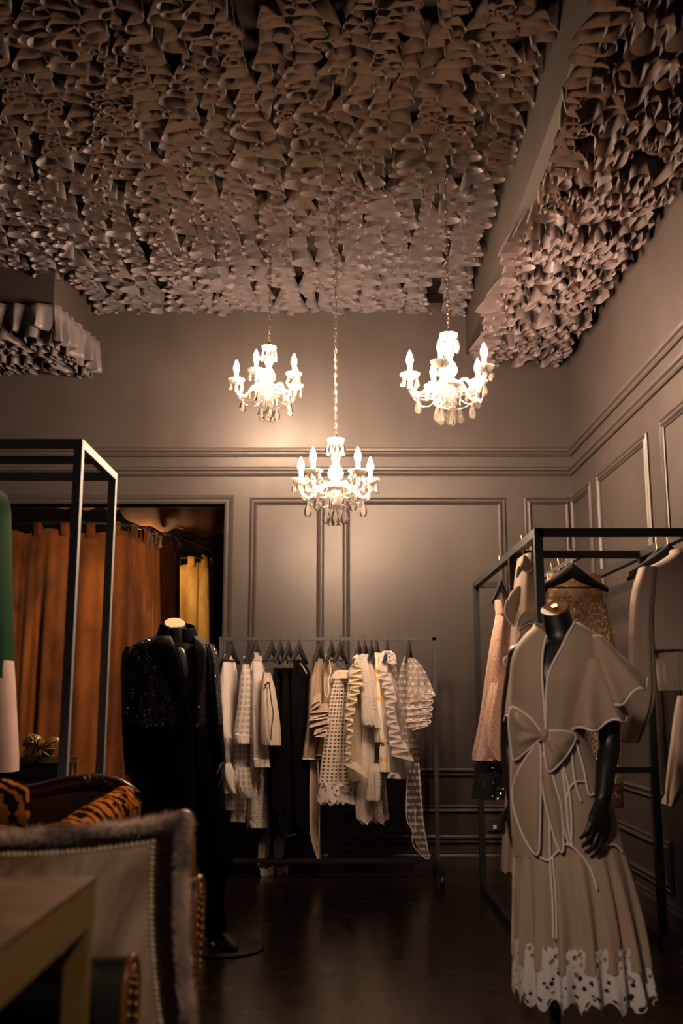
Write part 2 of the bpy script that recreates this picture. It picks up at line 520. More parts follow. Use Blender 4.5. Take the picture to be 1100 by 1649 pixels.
for a0, a1 in ((-.70, -.132), (.008, 1.258), (1.40, XR + .06)):
    b = MB(); frame(backmap, a0, min(a1, XR), .64, 2.715, b); trim(b)
    b = MB(); frame(backmap, a0, min(a1, XR), .17, .44, b); trim(b)
for a0, a1 in ((6.90, YB), (5.58, 6.72), (3.4, 5.34), (1.2, 3.2)):
    b = MB(); frame(rightmap, a0, a1, .64, 2.715, b); trim(b)
    b = MB(); frame(rightmap, a0, a1, .17, .44, b); trim(b)
RAIL = [(0, 0), (0, .016), (.012, .024), (.02, .016), (.032, .016), (.04, .03), (.058, .034), (.066, .022), (.07, 0)]
for mp, a0, a1 in ((backmap, -3.6, XR), (rightmap, -1.0, YB)):
    for z0 in (2.888, 3.040):
        b = MB(); rail(mp, a0, a1, [(z0 + z, h) for z, h in RAIL], b); trim(b)
BASE = [(0, 0), (0, .022), (.085, .022), (.10, .014), (.112, .016), (.118, 0)]
b = MB(); rail(backmap, DX1 + .06, XR, BASE, b); struct(b, 'baseboard_back', M['wall'], smooth=False)
b = MB(); rail(rightmap, -1.0, YB, BASE, b); struct(b, 'baseboard_right', M['wall'], smooth=False)
# door casing
b = MB()
rows = []
for o, h in ((0, -.12), (0, .012), (.012, .02), (.022, .012), (.034, .012), (.044, .02), (.06, .026), (.068, .014), (.07, 0)):
    rows.append([Vector((DX1 + o, YB - h, 0)), Vector((DX1 + o, YB - h, DZ + o)), Vector((DX0 - o, YB - h, DZ + o)), Vector((DX0 - o, YB - h, 0))])
b.grid(rows); trim(b)


# ------------------------------------------------------------------ ruffled fabric on the ceiling
def ruffle_mesh(name, rows, mat, seed=1, lam=.36, K=6, ds=.012):
    """rows: (start xy, end xy, z top, height). Each is a gathered ribbon whose free edge meanders."""
    rng = np.random.default_rng(seed)
    V, Fc, base = [], [], 0
    for (p0, p1, zt, h) in rows:
        p0, p1 = np.array(p0, float), np.array(p1, float)
        L = np.linalg.norm(p1 - p0)
        ex = (p1 - p0) / L; ey = np.array([-ex[1], ex[0]])
        n = int(L / .26 / ds) + 40
        s = np.arange(n) * ds
        lamv = lam * (1 + .34 * np.interp(s, np.arange(0, s[-1] + 1, .23), rng.normal(0, 1, int((s[-1] + 1) / .23) + 2)[:len(np.arange(0, s[-1] + 1, .23))]).clip(-1.3, 1.6))
        ph = np.cumsum(2 * np.pi * ds / lamv) + rng.uniform(0, 6.28)
        om = 1.74 + .34 * np.interp(s, np.arange(0, s[-1] + 1, .31), rng.normal(0, 1, len(np.arange(0, s[-1] + 1, .31)))).clip(-1.5, 1.2)
        th = om * np.sin(ph) + .25 * np.sin(ph * .37 + 1)
        x = np.cumsum(np.cos(th)) * ds; y = np.cumsum(np.sin(th)) * ds
        w = int(lam / ds * 1.5)
        ker = np.ones(w) / w
        pad = lambda q: np.convolve(np.pad(q, (w, w), mode='edge'), ker, 'same')[w:-w]
        y -= pad(y); xs = pad(x)
        keep = xs < L
        x, y, xs, ph2 = x[keep], y[keep], xs[keep], ph[keep]
        nn = len(x)
        if nn < 8: continue
        def wob(step, amp):
            g = np.arange(0, xs.max() + 2 * step, step)
            return np.interp(xs, g, rng.normal(0, amp, len(g)))
        lean = wob(.22, .030); hh = h * (1 + wob(.22, .10)); jy = wob(.24, .026)
        curl = wob(.13, .35)
        nx, ny = -np.gradient(y), np.gradient(x)
        ln = np.hypot(nx, ny) + 1e-9; nx, ny = nx / ln, ny / ln
        for k in range(K):
            t = k / (K - 1)
            a = .35 + .75 * t ** .8
            fl = .020 * curl * t ** 2
            lx = xs + (x - xs) * a - ny * 0 + nx * 0
            ly = y * a + jy + lean * t
            lx = lx + ny * 0 + (-ny * 0)
            lx = np.clip(lx, .0, L)
            ly = ly + .3 * fl * np.cos(ph2)
            pts = p0[None] + ex[None] * lx[:, None] + ey[None] * ly[:, None]
            z = zt - hh * t
            V.append(np.column_stack([pts, z]))
        idx = np.arange(nn - 1)
        for k in range(K - 1):
            a0 = base + k * nn + idx; b0 = base + (k + 1) * nn + idx
            Fc.append(np.column_stack([a0, a0 + 1, b0 + 1, b0]))
        base += nn * K
    V = np.concatenate(V); Fc = np.concatenate(Fc)
    me = bpy.data.meshes.new(name)
    me.vertices.add(len(V)); me.vertices.foreach_set('co', V.astype(np.float32).ravel())
    me.loops.add(len(Fc) * 4); me.loops.foreach_set('vertex_index', Fc.astype(np.int32).ravel())
    me.polygons.add(len(Fc)); me.polygons.foreach_set('loop_start', (np.arange(len(Fc)) * 4).astype(np.int32))
    me.update(calc_edges=True); me.validate()
    me.polygons.foreach_set('use_smooth', [True] * len(me.polygons))
    me.materials.append(mat)
    o = bpy.data.objects.new(name, me); C.objects.link(o)
    return o


rr = random.Random(5)
rows = []
x = SX - .10
while x > -3.3:
    sl = rr.uniform(-.05, .05)
    y1 = 7.43 if x > -1.85 else (6.66 if x < -2.1 else 7.0)
    y0 = max(2.75, (-x - .95) / .37)
    if y0 < y1 - .3: rows.append(((x + sl, y1), (min(x - sl, SX - .09), y0), ZC - .003, .118 * rr.uniform(.9, 1.1)))
    x -= .106 * rr.uniform(.85, 1.15)
o = ruffle_mesh('ceiling_ruffles', rows, M['ruffle'], 3, .33)
tag(o, 'dense rows of ruffled mauve grey fabric covering the main ceiling above the three chandeliers', 'ruffled fabric', None, 'stuff')
rows = []
y = 2.4
while y < 7.44:
    sl = rr.uniform(-.09, .09)
    rows.append(((SX + .05, min(y + sl, 7.36)), (XR - .06, min(y - sl, 7.36)), SZ - .003, .115 * rr.uniform(.85, 1.15)))
    y += .092 * rr.uniform(.9, 1.1)
rows.append(((SX + .075, 7.36), (SX + .075, 2.4), SZ - .003, .13))
o = ruffle_mesh('soffit_ruffles', rows, M['ruffle_pink'], 11, .34)
tag(o, 'dusty pink ruffled fabric under the lower ceiling strip along the right wall', 'ruffled fabric', None, 'stuff')
rows = []
for q in range(6):
    yy = 6.75 + q * .13
    rows.append(((-3.5, yy), (-2.05 + .12 * (yy - 6.72) / .78, yy), LZ - .10, .17))
o1 = ruffle_mesh('bulkhead_ruffles', rows, M['ruffle'], 21, .26)
tag(o1, 'layered ruffled fabric under the small boxed ceiling corner at upper left', 'ruffled fabric', None, 'stuff')
# long pleated valance round the bulkhead
b = MB()
path = []
tt = [Vector((-3.5, 6.70, 0)), Vector((-2.045, 6.70, 0)), Vector((-1.925, 7.46, 0))]
for s0, s1, nseg in ((tt[0], tt[1], 150), (tt[1], tt[2], 90)):
    for i in range(nseg): path.append(s0.lerp(s1, i / nseg))
rng = random.Random(2)
R = []
for k in range(7):
    t = k / 6
    row = []
    for i, p in enumerate(path):
        d = (path[min(i + 1, len(path) - 1)] - path[max(i - 1, 0)]).normalized()
        nm = Vector((d.y, -d.x, 0))
        f = math.sin(i * .42 + 1.3 * math.sin(i * .11)) * (.012 + .038 * t) + math.sin(i * .9 + 2) * .008 * t
        row.append(p + nm * (f + .012) + d * (.02 * t * math.cos(i * .42)) + Vector((0, 0, LZ + .01 - ((.20 if i < 150 else .25) + .02 * math.sin(i * .17)) * t)))
    R.append(row)
b.grid(R)
o = b.build('pleated_valance', M['ruffle'], o1, solid=.002)

# ------------------------------------------------------------------ chandeliers
def build_chain(H, root, drop_top):
    # chain: alternating oval links
    b = MB()
    z, k = .335, 0
    while H.z + z < drop_top:
        pth = []
        for i in range(10):
            a = 2 * PI * i / 10
            w, hgt = .0075 * math.cos(a), .017 * math.sin(a)
            pth.append(H + (Vector((w, 0, z + hgt)) if k % 2 == 0 else Vector((0, w, z + hgt))))
        b.tube(pth, .0021, 4, True)
        z += .0255; k += 1
    # cable threaded through
    b.tube([H + Vector((.003 * math.sin(i * 1.3), .003 * math.cos(i * 1.3), .32 + i * (drop_top - H.z - .32) / 40)) for i in range(41)], .0022, 5)
    b.build('chain', M['gunmetal_chain'], root)


def chandelier(hub, drop_top):
    root = thing('chandelier', '', 'chandelier', hub)
    H = Vector(hub)
    build_chain(H, root, drop_top)
    b = MB(); b.lathe([(.001, .335), (.007, .333), (.008, .315), (.018, .31), (.02, .30), (.012, .292), (.012, .285)], 12, H); b.build('hanging_loop', M['gunmetal_chain'], root)
    b = MB(); b.lathe([(.012, .272), (.03, .276), (.046, .29), (.05, .305), (.046, .302), (.03, .285), (.012, .282)], 40, H, .06, 8); b.build('crown_dish', M['pressed'], root)
    b = MB(); b.lathe([(.012, .285), (.011, .25), (.014, .215), (.024, .20), (.026, .185), (.016, .17), (.018, .155), (.034, .13), (.044, .105), (.042, .085), (.030, .065), (.022, .052), (.034, .045), (.046, .030), (.048, .012), (.036, -.004), (.028, -.018), (.036, -.03), (.034, -.055), (.02, -.07), (.006, -.078), (.001, -.08)], 20, H, .04, 10)
    b.build('baluster_column', M['pressed'], root)
    b = MB(); b.lathe([(.03, -.010), (.055, -.004), (.068, .008), (.072, .018), (.066, .015), (.05, .004), (.03, -.002)], 36, H, .05, 9); b.build('hub_dish', M['pan'], root)

    def drop(p, L, w, name='crystal_drop', par=root):
        d = MB()
        n = 6
        rows = [[p + Vector((.0015 * math.cos(2 * PI * j / n), .0015 * math.sin(2 * PI * j / n), 0)) for j in range(n)]]
        for (rr_, zz) in ((.10, -.12), (.45, -.28), (.85, -.55), (1.0, -.74), (.8, -.90), (.35, -.98), (.02, -1.0)):
            rows.append([p + Vector((w * rr_ * math.cos(2 * PI * j / n), w * .55 * rr_ * math.sin(2 * PI * j / n), L * zz)) for j in range(n)])
        d.grid(rows, True)
        d.ball(p + Vector((0, 0, .006)), .0055, 6, 4)
        return d.build(name, M['crystal'], par, smooth=False)

    def beads(p0, p1, sag, n):
        d = MB()
        for i in range(n + 1):
            t = i / n
            q = p0.lerp(p1, t) - Vector((0, 0, sag * 4 * t * (1 - t)))
            d.ball(q, .0052, 6, 4)
        return d.build('bead_strand', M['crystal'], root)

    R_ = .215
    pans = []
    rnd = random.Random(9)
    for k in range(5):
        a = -PI / 2 + math.radians(36) + 2 * PI * k / 5
        e = Vector((math.cos(a), math.sin(a), 0)); sd = Vector((-e.y, e.x, 0))
        pts = [H + e * r + Vector((0, 0, z)) for r, z in ((.03, .005), (.06, .018), (.085, .030), (.105, .026), (.122, .002), (.14, -.024), (.17, -.034), (.198, -.016), (R_, .02), (R_, .052))]
        b = MB(); sp = smooth_path(pts, 4); b.tube(sp, [.0095 + .0015 * math.cos(i * 1.6) for i in range(len(sp))], 8)
        arm = b.build('arm', M['pressed'], root)
        top = H + e * R_
        b = MB(); b.lathe([(.008, .042), (.022, .046), (.038, .056), (.051, .070), (.054, .077), (.050, .075), (.034, .062), (.020, .054), (.008, .052)], 40, top, .05, 10); b.build('drip_pan', M['pan'], arm)
        b = MB(); b.lathe([(.0115, .05), (.0125, .054), (.0125, .122), (.0105, .126), (.001, .126)], 12, top); b.build('candle_tube', M['candle'], arm)
        b = MB(); b.lathe([(.0095, .126), (.0135, .133), (.0175, .146), (.0185, .158), (.0155, .174), (.0095, .192), (.004, .205), (.0005, .212)], 12, top); b.build('bulb', M['bulb'], arm)
        pans.append(top)
        for q in range(6):
            w = 2 * PI * q / 6 + .3
            drop(top + Vector((.043 * math.cos(w), .043 * math.sin(w), .060)), rnd.choice((.052, .058, .066)), .0135, par=arm)
        drop(H + e * .17 + Vector((0, 0, -.046)), .105, .024)
        drop(H + e * .122 + Vector((0, 0, -.012)), .048, .010)
        drop(H + e * .085 + Vector((0, 0, .018)), .05, .010)
    for k in range(5):
        p0, p1 = pans[k] + Vector((0, 0, -.02)), pans[(k + 1) % 5] + Vector((0, 0, -.02))
        beads(p0, p1, .055, 26)
        e = (pans[k] - H).normalized()
        beads(H + e * .045 + Vector((0, 0, -.02)), pans[k] + Vector((0, 0, -.02)), .05, 16)
    for q in range(8):
        w = 2 * PI * q / 8 + .2
        drop(H + Vector((.047 * math.cos(w), .047 * math.sin(w), .29)), .085, .017)
        drop(H + Vector((.066 * math.cos(w + .3), .066 * math.sin(w + .3), .006)), .055, .011)
        drop(H + Vector((.030 * math.cos(w), .030 * math.sin(w), -.045)), .07, .012)
    for q in range(5):
        w = 2 * PI * q / 5 + .9
        drop(H + Vector((.055 * math.cos(w), .055 * math.sin(w), -.105)), .10, .025)
        beads(H + Vector((.06 * math.cos(w), .06 * math.sin(w), .004)), H + Vector((.055 * math.cos(w), .055 * math.sin(w), -.10)), 0, 9)
    drop(H + Vector((0, 0, -.085)), .13, .027)
    return root


hubc = P(540.5, 789, 5.65)
ch = chandelier(hubc, 4.27)
G_CH = 'crystal chandeliers'
tag(ch, 'lowest crystal chandelier, hanging on the longest chain in front of the panelled wall', 'chandelier', G_CH)


def make_other(px, py, d, rz, label):
    hub = P(px, py, d)
    c = copy_tree(ch, hub, rz)
    for q in list(c.children):
        if q.name.startswith('chain'): bpy.data.objects.remove(q)
    build_chain(hub, c, 4.27)
    tag(c, label, 'chandelier', G_CH)
    return c


make_other(432.5, 629, 6.35, math.radians(18), 'smallest looking crystal chandelier, leftmost of the three, short chain')
make_other(724, 624, 5.21, math.radians(18), 'large bright crystal chandelier, hanging nearest the ruffled soffit on the right')
# ------------------------------------------------------------------ garment builders
def sheet(mb, rows, d, hd=.09, t=.028, folds=2.4, famp=.016, seed=0, nr=30, ns=44, hem=0, hemn=0, shrink=.5):
    """hanging cloth: closed shell, its near edge at the left, its far edge at the right.
    rows: (pixel row, left, right); d: distance; hd: half extent in depth; t: half thickness"""
    rng = random.Random(seed)
    p1, p2, p3 = rng.uniform(0, 6), rng.uniform(0, 6), rng.uniform(0, 6)
    R = []
    for i in range(nr):
        k = i / (nr - 1)
        py = lerp(rows[0][0], rows[-1][0], k)
        _, xl, xr = interp(rows, py)
        tp = t * 1603 / d * shrink * .3
        a, c = P(xl + tp, py, d - hd), P(xr - tp, py, d + hd)
        cen, Mv = (a + c) / 2, (c - a) / 2
        if Mv.length < 1e-4: Mv = Vector((.001, .001, 0))
        N = Vector((Mv.y, -Mv.x, 0)).normalized()
        th = t * min(1, .35 + k * 3.0)
        g = famp * (.25 + k * 1.2)
        ring = []
        for j in range(ns):
            A = 2 * PI * j / ns
            ca, sa = math.cos(A), math.sin(A)
            ca = math.copysign(abs(ca) ** .8, ca)
            f = g * (math.sin(folds * PI * ca + p1 + .8 * k) + .5 * math.sin(2.4 * folds * PI * ca + p2 - k) + .25 * math.sin(5 * folds * PI * ca + p3))
            q = cen + Mv * ca + N * (th * math.copysign(abs(sa) ** .7, sa) + f)
            if hem and k > .82:
                q.z -= hem * ((k - .82) / .18) * (.5 + .5 * math.sin(hemn * PI * ca + p1))
            ring.append(q)
        R.append(ring)
    mb.grid(R, True)
    mb.fan(R[0], True)
    return R


def front_line(R, j, pad=.004):
    return [r[j % len(r)] + Vector((0, -pad, 0)) for r in R]


def cascade(mb, pipe, zig, d, depth=.06, r=.0026, shrinkx=.8, rise=.055):
    """ruffle falling in folds; zig = pixel zigzag of its free front edge"""
    ed = smooth_path([P(x, y, d + .012 * ((i % 2) - .5)) for i, (x, y) in enumerate(zig)], 6)
    cx = sum(p.x for p in ed) / len(ed)
    rows = []
    for k in range(4):
        t = k / 3
        rows.append([Vector((lerp(p.x, cx + (p.x - cx) * shrinkx, t), p.y + depth * t, p.z + rise * t ** .8)) for p in ed])
    mb.grid(rows)
    if pipe is not None: pipe.tube(ed, r, 5)


G_HR = 'hangers on the rolling rail'
BAR_Z = P(550, 1029, 7.05).z


def hanger_at(hx, what, dx=14, hd=.15, d=7.05, zbar=None, hookm=None, drop=.0, name='clothes_hanger', clips=None, group=G_HR, span=None, hookpx=None, hs=1):
    """hook over the bar, flocked arms below; dx = pixel shift from the middle to the far end"""
    zb = BAR_Z if zbar is None else zbar
    x = P(hx, 1029, d).x if hookpx is None else hookpx
    top = Vector((x, d, zb))
    root = thing(name, what, 'hanger', top - Vector((0, 0, .05)), group)
    b = MB()
    pts = [top + Vector((-.004, -.016, .006)), top + Vector((-.004, -.008, .020)), top + Vector((0, .004, .023)), top + Vector((.003, .013, .012)), top + Vector((.003, .008, -.012)), top + Vector((0, 0, -.028)), top + Vector((0, 0, -.055))]
    pts = [top + (q - top) * hs if i < 5 else q for i, q in enumerate(pts)]
    b.tube(smooth_path(pts, 4), .0022 * hs, 5)
    b.build('hook', hookm or M['chrome'], root)
    e = Vector(span) if span else Vector((dx * .66 / 1603 * d, hd, 0))
    b = MB()
    neck = top + Vector((0, 0, -.05 - drop))
    for sgn in (-1, 1):
        R = []
        for i in range(9):
            t = i / 8
            c = neck + e * (sgn * t) + Vector((0, 0, -.11 * t ** .8))
            w, h = lerp(.012, .014, t), lerp(.045, .014, t)
            n = Vector((e.y, -e.x, 0)).normalized()
            R.append([c + n * (w * math.cos(2 * PI * j / 8)) + Vector((0, 0, h * math.sin(2 * PI * j / 8))) for j in range(8)])
        b.grid(R, True, sgn < 0); b.fan(R[-1])
    b.bar(neck - e * .72 + Vector((0, 0, -.10)), neck + e * .72 + Vector((0, 0, -.10)), .008, .008)
    b.build('hanger_arms', M['velour_black'], root)
    if clips:
        for s_ in (-.55, .55):
            b = MB()
            c = neck + e * s_ + Vector((0, 0, -.125))
            b.box(c - Vector((.010, .008, .025)), c + Vector((.010, .008, .025)))
            b.build('clip', clips, root, smooth=False, bevel=.003)
    return root


# ------------------------------------------------------------------ rolling rail against the back wall
def rolling_rail():
    x0, x1 = P(357, 1029, 7.05).x, P(699, 1029, 7.05).x
    r = thing('rolling_clothes_rail', 'dark steel rolling clothes rail on casters in front of the panelled back wall', 'clothes rail', ((x0 + x1) / 2, 7.05, 0))
    b = MB(); b.bar((x0 - .012, 7.05, BAR_Z), (x1 + .012, 7.05, BAR_Z), .03, .022); b.build('hanging_bar', M['steel'], r, smooth=False)
    for x in (x0, x1):
        b = MB(); b.bar((x, 7.05, .13), (x, 7.05, BAR_Z + .016), .028, .03); b.build('post', M['steel'], r, smooth=False)
        b = MB(); b.bar((x, 6.72, .12), (x, 7.34, .12), .03, .03); b.build('foot_bar', M['black_metal'], r, smooth=False)
        for y in (6.75, 7.31):
            b = MB(); b.box((x - .02, y - .02, .072), (x + .02, y + .02, .106))
            cs = b.build('caster', M['black_metal'], r, smooth=False, bevel=.004)
            b = MB(); R = []
            for dx, rad in ((-.013, .02), (-.013, .034), (-.009, .038), (.009, .038), (.013, .034), (.013, .02)):
                R.append([Vector((x + dx, y + rad * math.cos(2 * PI * j / 18), .0385 + rad * math.sin(2 * PI * j / 18))) for j in range(18)])
            b.grid(R, True); b.fan(R[0], True); b.fan(R[-1]); b.build('wheel', M['black_plastic'], cs)
            b = MB(); b.box((x - .017, y - .012, .03), (x + .017, y + .012, .048)); b.build('axle_bracket', M['chrome'], cs, smooth=False, bevel=.003)
    b = MB(); b.bar((x0, 7.05, .12), (x1, 7.05, .12), .028, .028); b.build('base_bar', M['black_metal'], r, smooth=False)


rolling_rail()
HOOKS = []


def hk(hx, what, **kw): hanger_at(hx, 'black hanger on the rolling rail with the ' + what, **kw)


def part(root, name, mat, rows, d, label=None, **kw):
    b = MB(); R = sheet(b, rows, d, **kw)
    o = b.build(name, mat, root)
    if label: o['label'] = label
    return o, R


def garm(name, label, cat, px, py, d): return thing(name, label, cat, P(px, py, d), None)


# 1 white shirt
hk(374, 'white shirt dress beside the black coat', dx=11)
g = garm('shirt_dress', 'plain white shirt dress with rolled sleeve, first on the rolling rail beside the black coat', 'dress', 370, 1300, 7.03)
part(g, 'body', M['white'], [(1053, 362, 375), (1075, 358, 379), (1112, 355, 384), (1160, 356, 386), (1200, 358, 388), (1240, 360, 390), (1305, 366, 391)], 7.05, seed=1)
part(g, 'sleeve', M['white'], [(1066, 359, 370), (1112, 354, 369), (1150, 354, 368), (1176, 353, 367)], 6.9, hd=.03, t=.03, seed=2, famp=.006)
part(g, 'cuff', M['white'], [(1160, 352, 367), (1175, 351, 368), (1188, 357, 369)], 6.89, hd=.03, t=.034, seed=3, famp=.008)
part(g, 'pocket', M['white'], [(1228, 359, 372), (1255, 361, 375), (1272, 366, 374), (1278, 369, 373)], 6.90, hd=.03, t=.02, seed=4)
# 2 windowpane tunic
hk(406, 'windowpane checked tunic', dx=11)
g = garm('tunic', 'sheer white windowpane checked tunic with big patch pocket, second on the rolling rail', 'tunic', 390, 1320, 7.03)
part(g, 'body', M['windowpane'], [(1057, 392, 404), (1100, 389, 408), (1150, 386, 410), (1200, 380, 410), (1260, 379, 408), (1300, 378, 406), (1324, 376, 402)], 7.05, seed=5)
part(g, 'sleeve', M['windowpane'], [(1070, 390, 402), (1130, 385, 403), (1178, 378, 403), (1186, 377, 403)], 6.9, hd=.03, t=.035, seed=6, famp=.006)
part(g, 'cuff', M['white'], [(1180, 377, 402), (1190, 377, 402), (1197, 379, 401)], 6.89, hd=.03, t=.037, seed=6, famp=.004)
part(g, 'pocket', M['windowpane'], [(1236, 383, 403), (1262, 382, 404), (1278, 388, 404), (1286, 396, 403)], 6.9, hd=.03, t=.018, seed=7)
# 3 eyelet shirt
hk(413.5, 'white eyelet shirt with a wide cuff', dx=11)
g = garm('eyelet_shirt', 'long white eyelet shirt with a plain wide sleeve cuff, third on the rolling rail', 'shirt', 414, 1330, 7.03)
part(g, 'body', M['eyelet'], [(1051, 408, 419), (1080, 401, 426), (1120, 398, 429), (1180, 401, 432), (1232, 403, 432), (1290, 402, 428), (1332, 401, 425)], 7.05, seed=8)
part(g, 'sleeve', M['eyelet'], [(1066, 406, 424), (1130, 404, 427), (1180, 405, 431), (1222, 406, 434)], 6.9, hd=.03, t=.035, seed=9, famp=.006)
part(g, 'cuff', M['white'], [(1220, 406, 434), (1228, 406, 435), (1235, 407, 436)], 6.89, hd=.03, t=.038, seed=9, famp=.006)
part(g, 'hem_band', M['white'], [(1322, 401, 425), (1328, 401, 425), (1333, 401, 425)], 7.045, t=.031, seed=8)
# 4 ivory jacket
hk(438, 'ivory jacket with black edging', dx=15, clips=M['chrome'])
g = garm('ivory_jacket', 'ivory jacket with thin black edging hanging between white eyelet shirt and black skirts', 'jacket', 436, 1200, 7.03)
part(g, 'body', M['ivory'], [(1083, 425, 434), (1125, 424, 440), (1165, 425, 446), (1190, 428, 447), (1200, 432, 446)], 6.86, seed=10)
b = MB(); b.tube(smooth_path([P(433, 1098, 6.75), P(437, 1130, 6.75), P(440, 1150, 6.75), P(437, 1175, 6.75), P(436, 1192, 6.75)], 5), .004, 5)
b.tube(smooth_path([P(426, 1104, 6.75), P(430, 1101, 6.75), P(433, 1098, 6.75)], 4), .006, 5)
b.build('edging', M['black_satin'], g)
# cow print trousers
g = garm('cow_print_trousers', 'white trousers with black cowhide patches reaching nearly to the floor under the rail', 'trousers', 440, 1416, 7.2)
part(g, 'leg', M['cow'], [(1205, 431, 448), (1230, 430, 448), (1300, 424, 440), (1350, 417, 440), (1395, 415, 441), (1417, 418, 441)], 7.22, hd=.05, t=.03, seed=11, famp=.008)
part(g, 'leg', M['cow'], [(1205, 436, 453), (1230, 436, 454), (1300, 436, 458), (1350, 438, 462), (1392, 438, 462), (1408, 440, 460)], 7.28, hd=.05, t=.03, seed=12, famp=.008)
part(g, 'side_panel', M['dark_grey'], [(1232, 429, 441), (1300, 430, 441), (1352, 431, 442), (1355, 431, 442)], 7.1, hd=.03, t=.008, seed=13, famp=.003)
# 5-6 black skirts
hk(452, 'matt black trousers', dx=12, clips=M['chrome'])
hk(465, 'long black curved skirt', dx=12, clips=M['brass'])
g = garm('black_trousers', 'matt black trousers clipped beside the ivory jacket on the rolling rail', 'trousers', 447, 1310, 7.03)
part(g, 'leg', M['black_wool'], [(1076, 441, 456), (1200, 440, 460), (1310, 440, 460)], 7.05, hd=.1, seed=14)
g = garm('black_skirt', 'long black skirt with curved hem left of the black sheer blouse', 'skirt', 462, 1345, 7.03)
part(g, 'skirt_panel', M['black_sheer'], [(1076, 456, 471), (1200, 455, 478), (1310, 453, 478), (1346, 456, 474)], 7.05, hd=.1, seed=15)
b = MB(); b.tube(smooth_path([P(452, 1300, 6.93), P(451, 1322, 6.93), P(456, 1340, 6.93), P(466, 1346, 6.93), P(478, 1342, 6.95)], 6), .004, 5); b.build('hem_binding', M['black_satin'], g)
# 7 black blouse
hk(482, 'black blouse', dx=17)
g = garm('black_blouse', 'black sheer blouse hanging left of the beige ruffled top', 'blouse', 484, 1330, 7.03)
part(g, 'body', M['black_sheer'], [(1062, 476, 487), (1088, 469, 500), (1150, 468, 501), (1250, 470, 498), (1335, 472, 490)], 7.06, hd=.11, seed=16)
b = MB(); b.tube(smooth_path([P(483, 1068, 6.94), P(489, 1076, 6.94), P(494, 1085, 6.94)], 4), .006, 5); o = b.build('neck_tape', M['grey_satin'], g)
# 8 beige ruffled top
hk(514, 'beige top with ruffled sleeve and long tail', dx=12)
g = garm('beige_ruffled_top', 'beige top with white edged cascading sleeve ruffles and a long pointed tail', 'top', 510, 1380, 7.03)
o, R = part(g, 'body', M['beige'], [(1061, 507, 519), (1090, 502, 523), (1125, 499, 526), (1170, 496, 527), (1205, 490, 524), (1222, 489, 518)], 7.05, seed=17, hd=.08)
b = MB(); b.tube([q + Vector((0, -.003, -.001)) for q in R[-1]], .0035, 5, True); b.build('hem_piping', M['piping'], o)
o, R = part(g, 'tail', M['beige'], [(1215, 500, 512), (1290, 499, 515), (1345, 500, 515), (1370, 506, 514), (1384, 511, 513)], 7.1, hd=.05, t=.012, seed=18, famp=.004)
b = MB(); b.tube(front_line(R, 22), .003, 5); b.build('piping', M['piping'], o)
b = MB(); b.tube([P(512, 1226, 7.02), P(514, 1300, 7.02), P(514, 1350, 7.03), P(512, 1384, 7.05)], .003, 5); b.build('piping', M['piping'], o)
b, pp = MB(), MB()
cascade(b, pp, [(503, 1134), (513, 1129), (516, 1133), (499, 1147), (528, 1146), (526, 1150), (497, 1160), (527, 1157), (527, 1163), (497, 1172), (527, 1165), (525, 1170), (505, 1183), (525, 1176), (523, 1186), (507, 1186)], 6.88)
o = b.build('sleeve_ruffle', M['beige'], g); pp.build('ruffle_piping', M['piping'], o)
# 9 beige sleeveless
hk(534, 'sleeveless beige top with white piping', dx=12)
g = garm('beige_sleeveless_top', 'narrow sleeveless beige top with white piped armhole, between ruffled beige top and crochet skirt', 'top', 530, 1210, 7.03)
o, R = part(g, 'body', M['beige'], [(1053, 525, 533), (1080, 522, 543), (1120, 524, 547), (1170, 522, 542), (1200, 519, 537), (1216, 514, 532)], 7.06, seed=19, hd=.08)
b = MB(); b.tube(smooth_path([P(526, 1054, 6.95), P(530, 1063, 6.94), P(533, 1080, 6.94), P(529, 1095, 6.94), P(530, 1110, 6.94), P(527, 1122, 6.94), P(523, 1114, 6.94), P(523, 1090, 6.94)], 5), .0035, 5)
b.build('armhole_piping', M['piping'], o)
b = MB(); b.tube([q + Vector((0, -.003, 0)) for q in R[-1]], .003, 5, True); b.build('hem_piping', M['piping'], o)
# 10 crochet skirt
hk(548, 'white crochet lace skirt', dx=15, clips=M['chrome'])
g = garm('crochet_skirt', 'knee length white crochet lace skirt with flower scalloped hem, clipped in mid rail', 'skirt', 548, 1290, 7.03)
o, R = part(g, 'skirt', M['crochet'], [(1080, 544, 562), (1120, 536, 565), (1182, 528, 570), (1235, 522, 576), (1262, 519, 580)], 7.05, seed=20, hd=.12, t=.04, famp=.016)
part(g, 'waistband', M['ivory'], [(1079, 544, 562), (1085, 543, 562), (1092, 542, 563)], 7.047, seed=20, hd=.12, t=.043)
part(g, 'lace_hem', M['lace'], [(1258, 519, 580), (1275, 518, 581), (1290, 517, 581)], 7.05, seed=20, hd=.12, t=.043, famp=.02, hem=.028, hemn=14, ns=120)
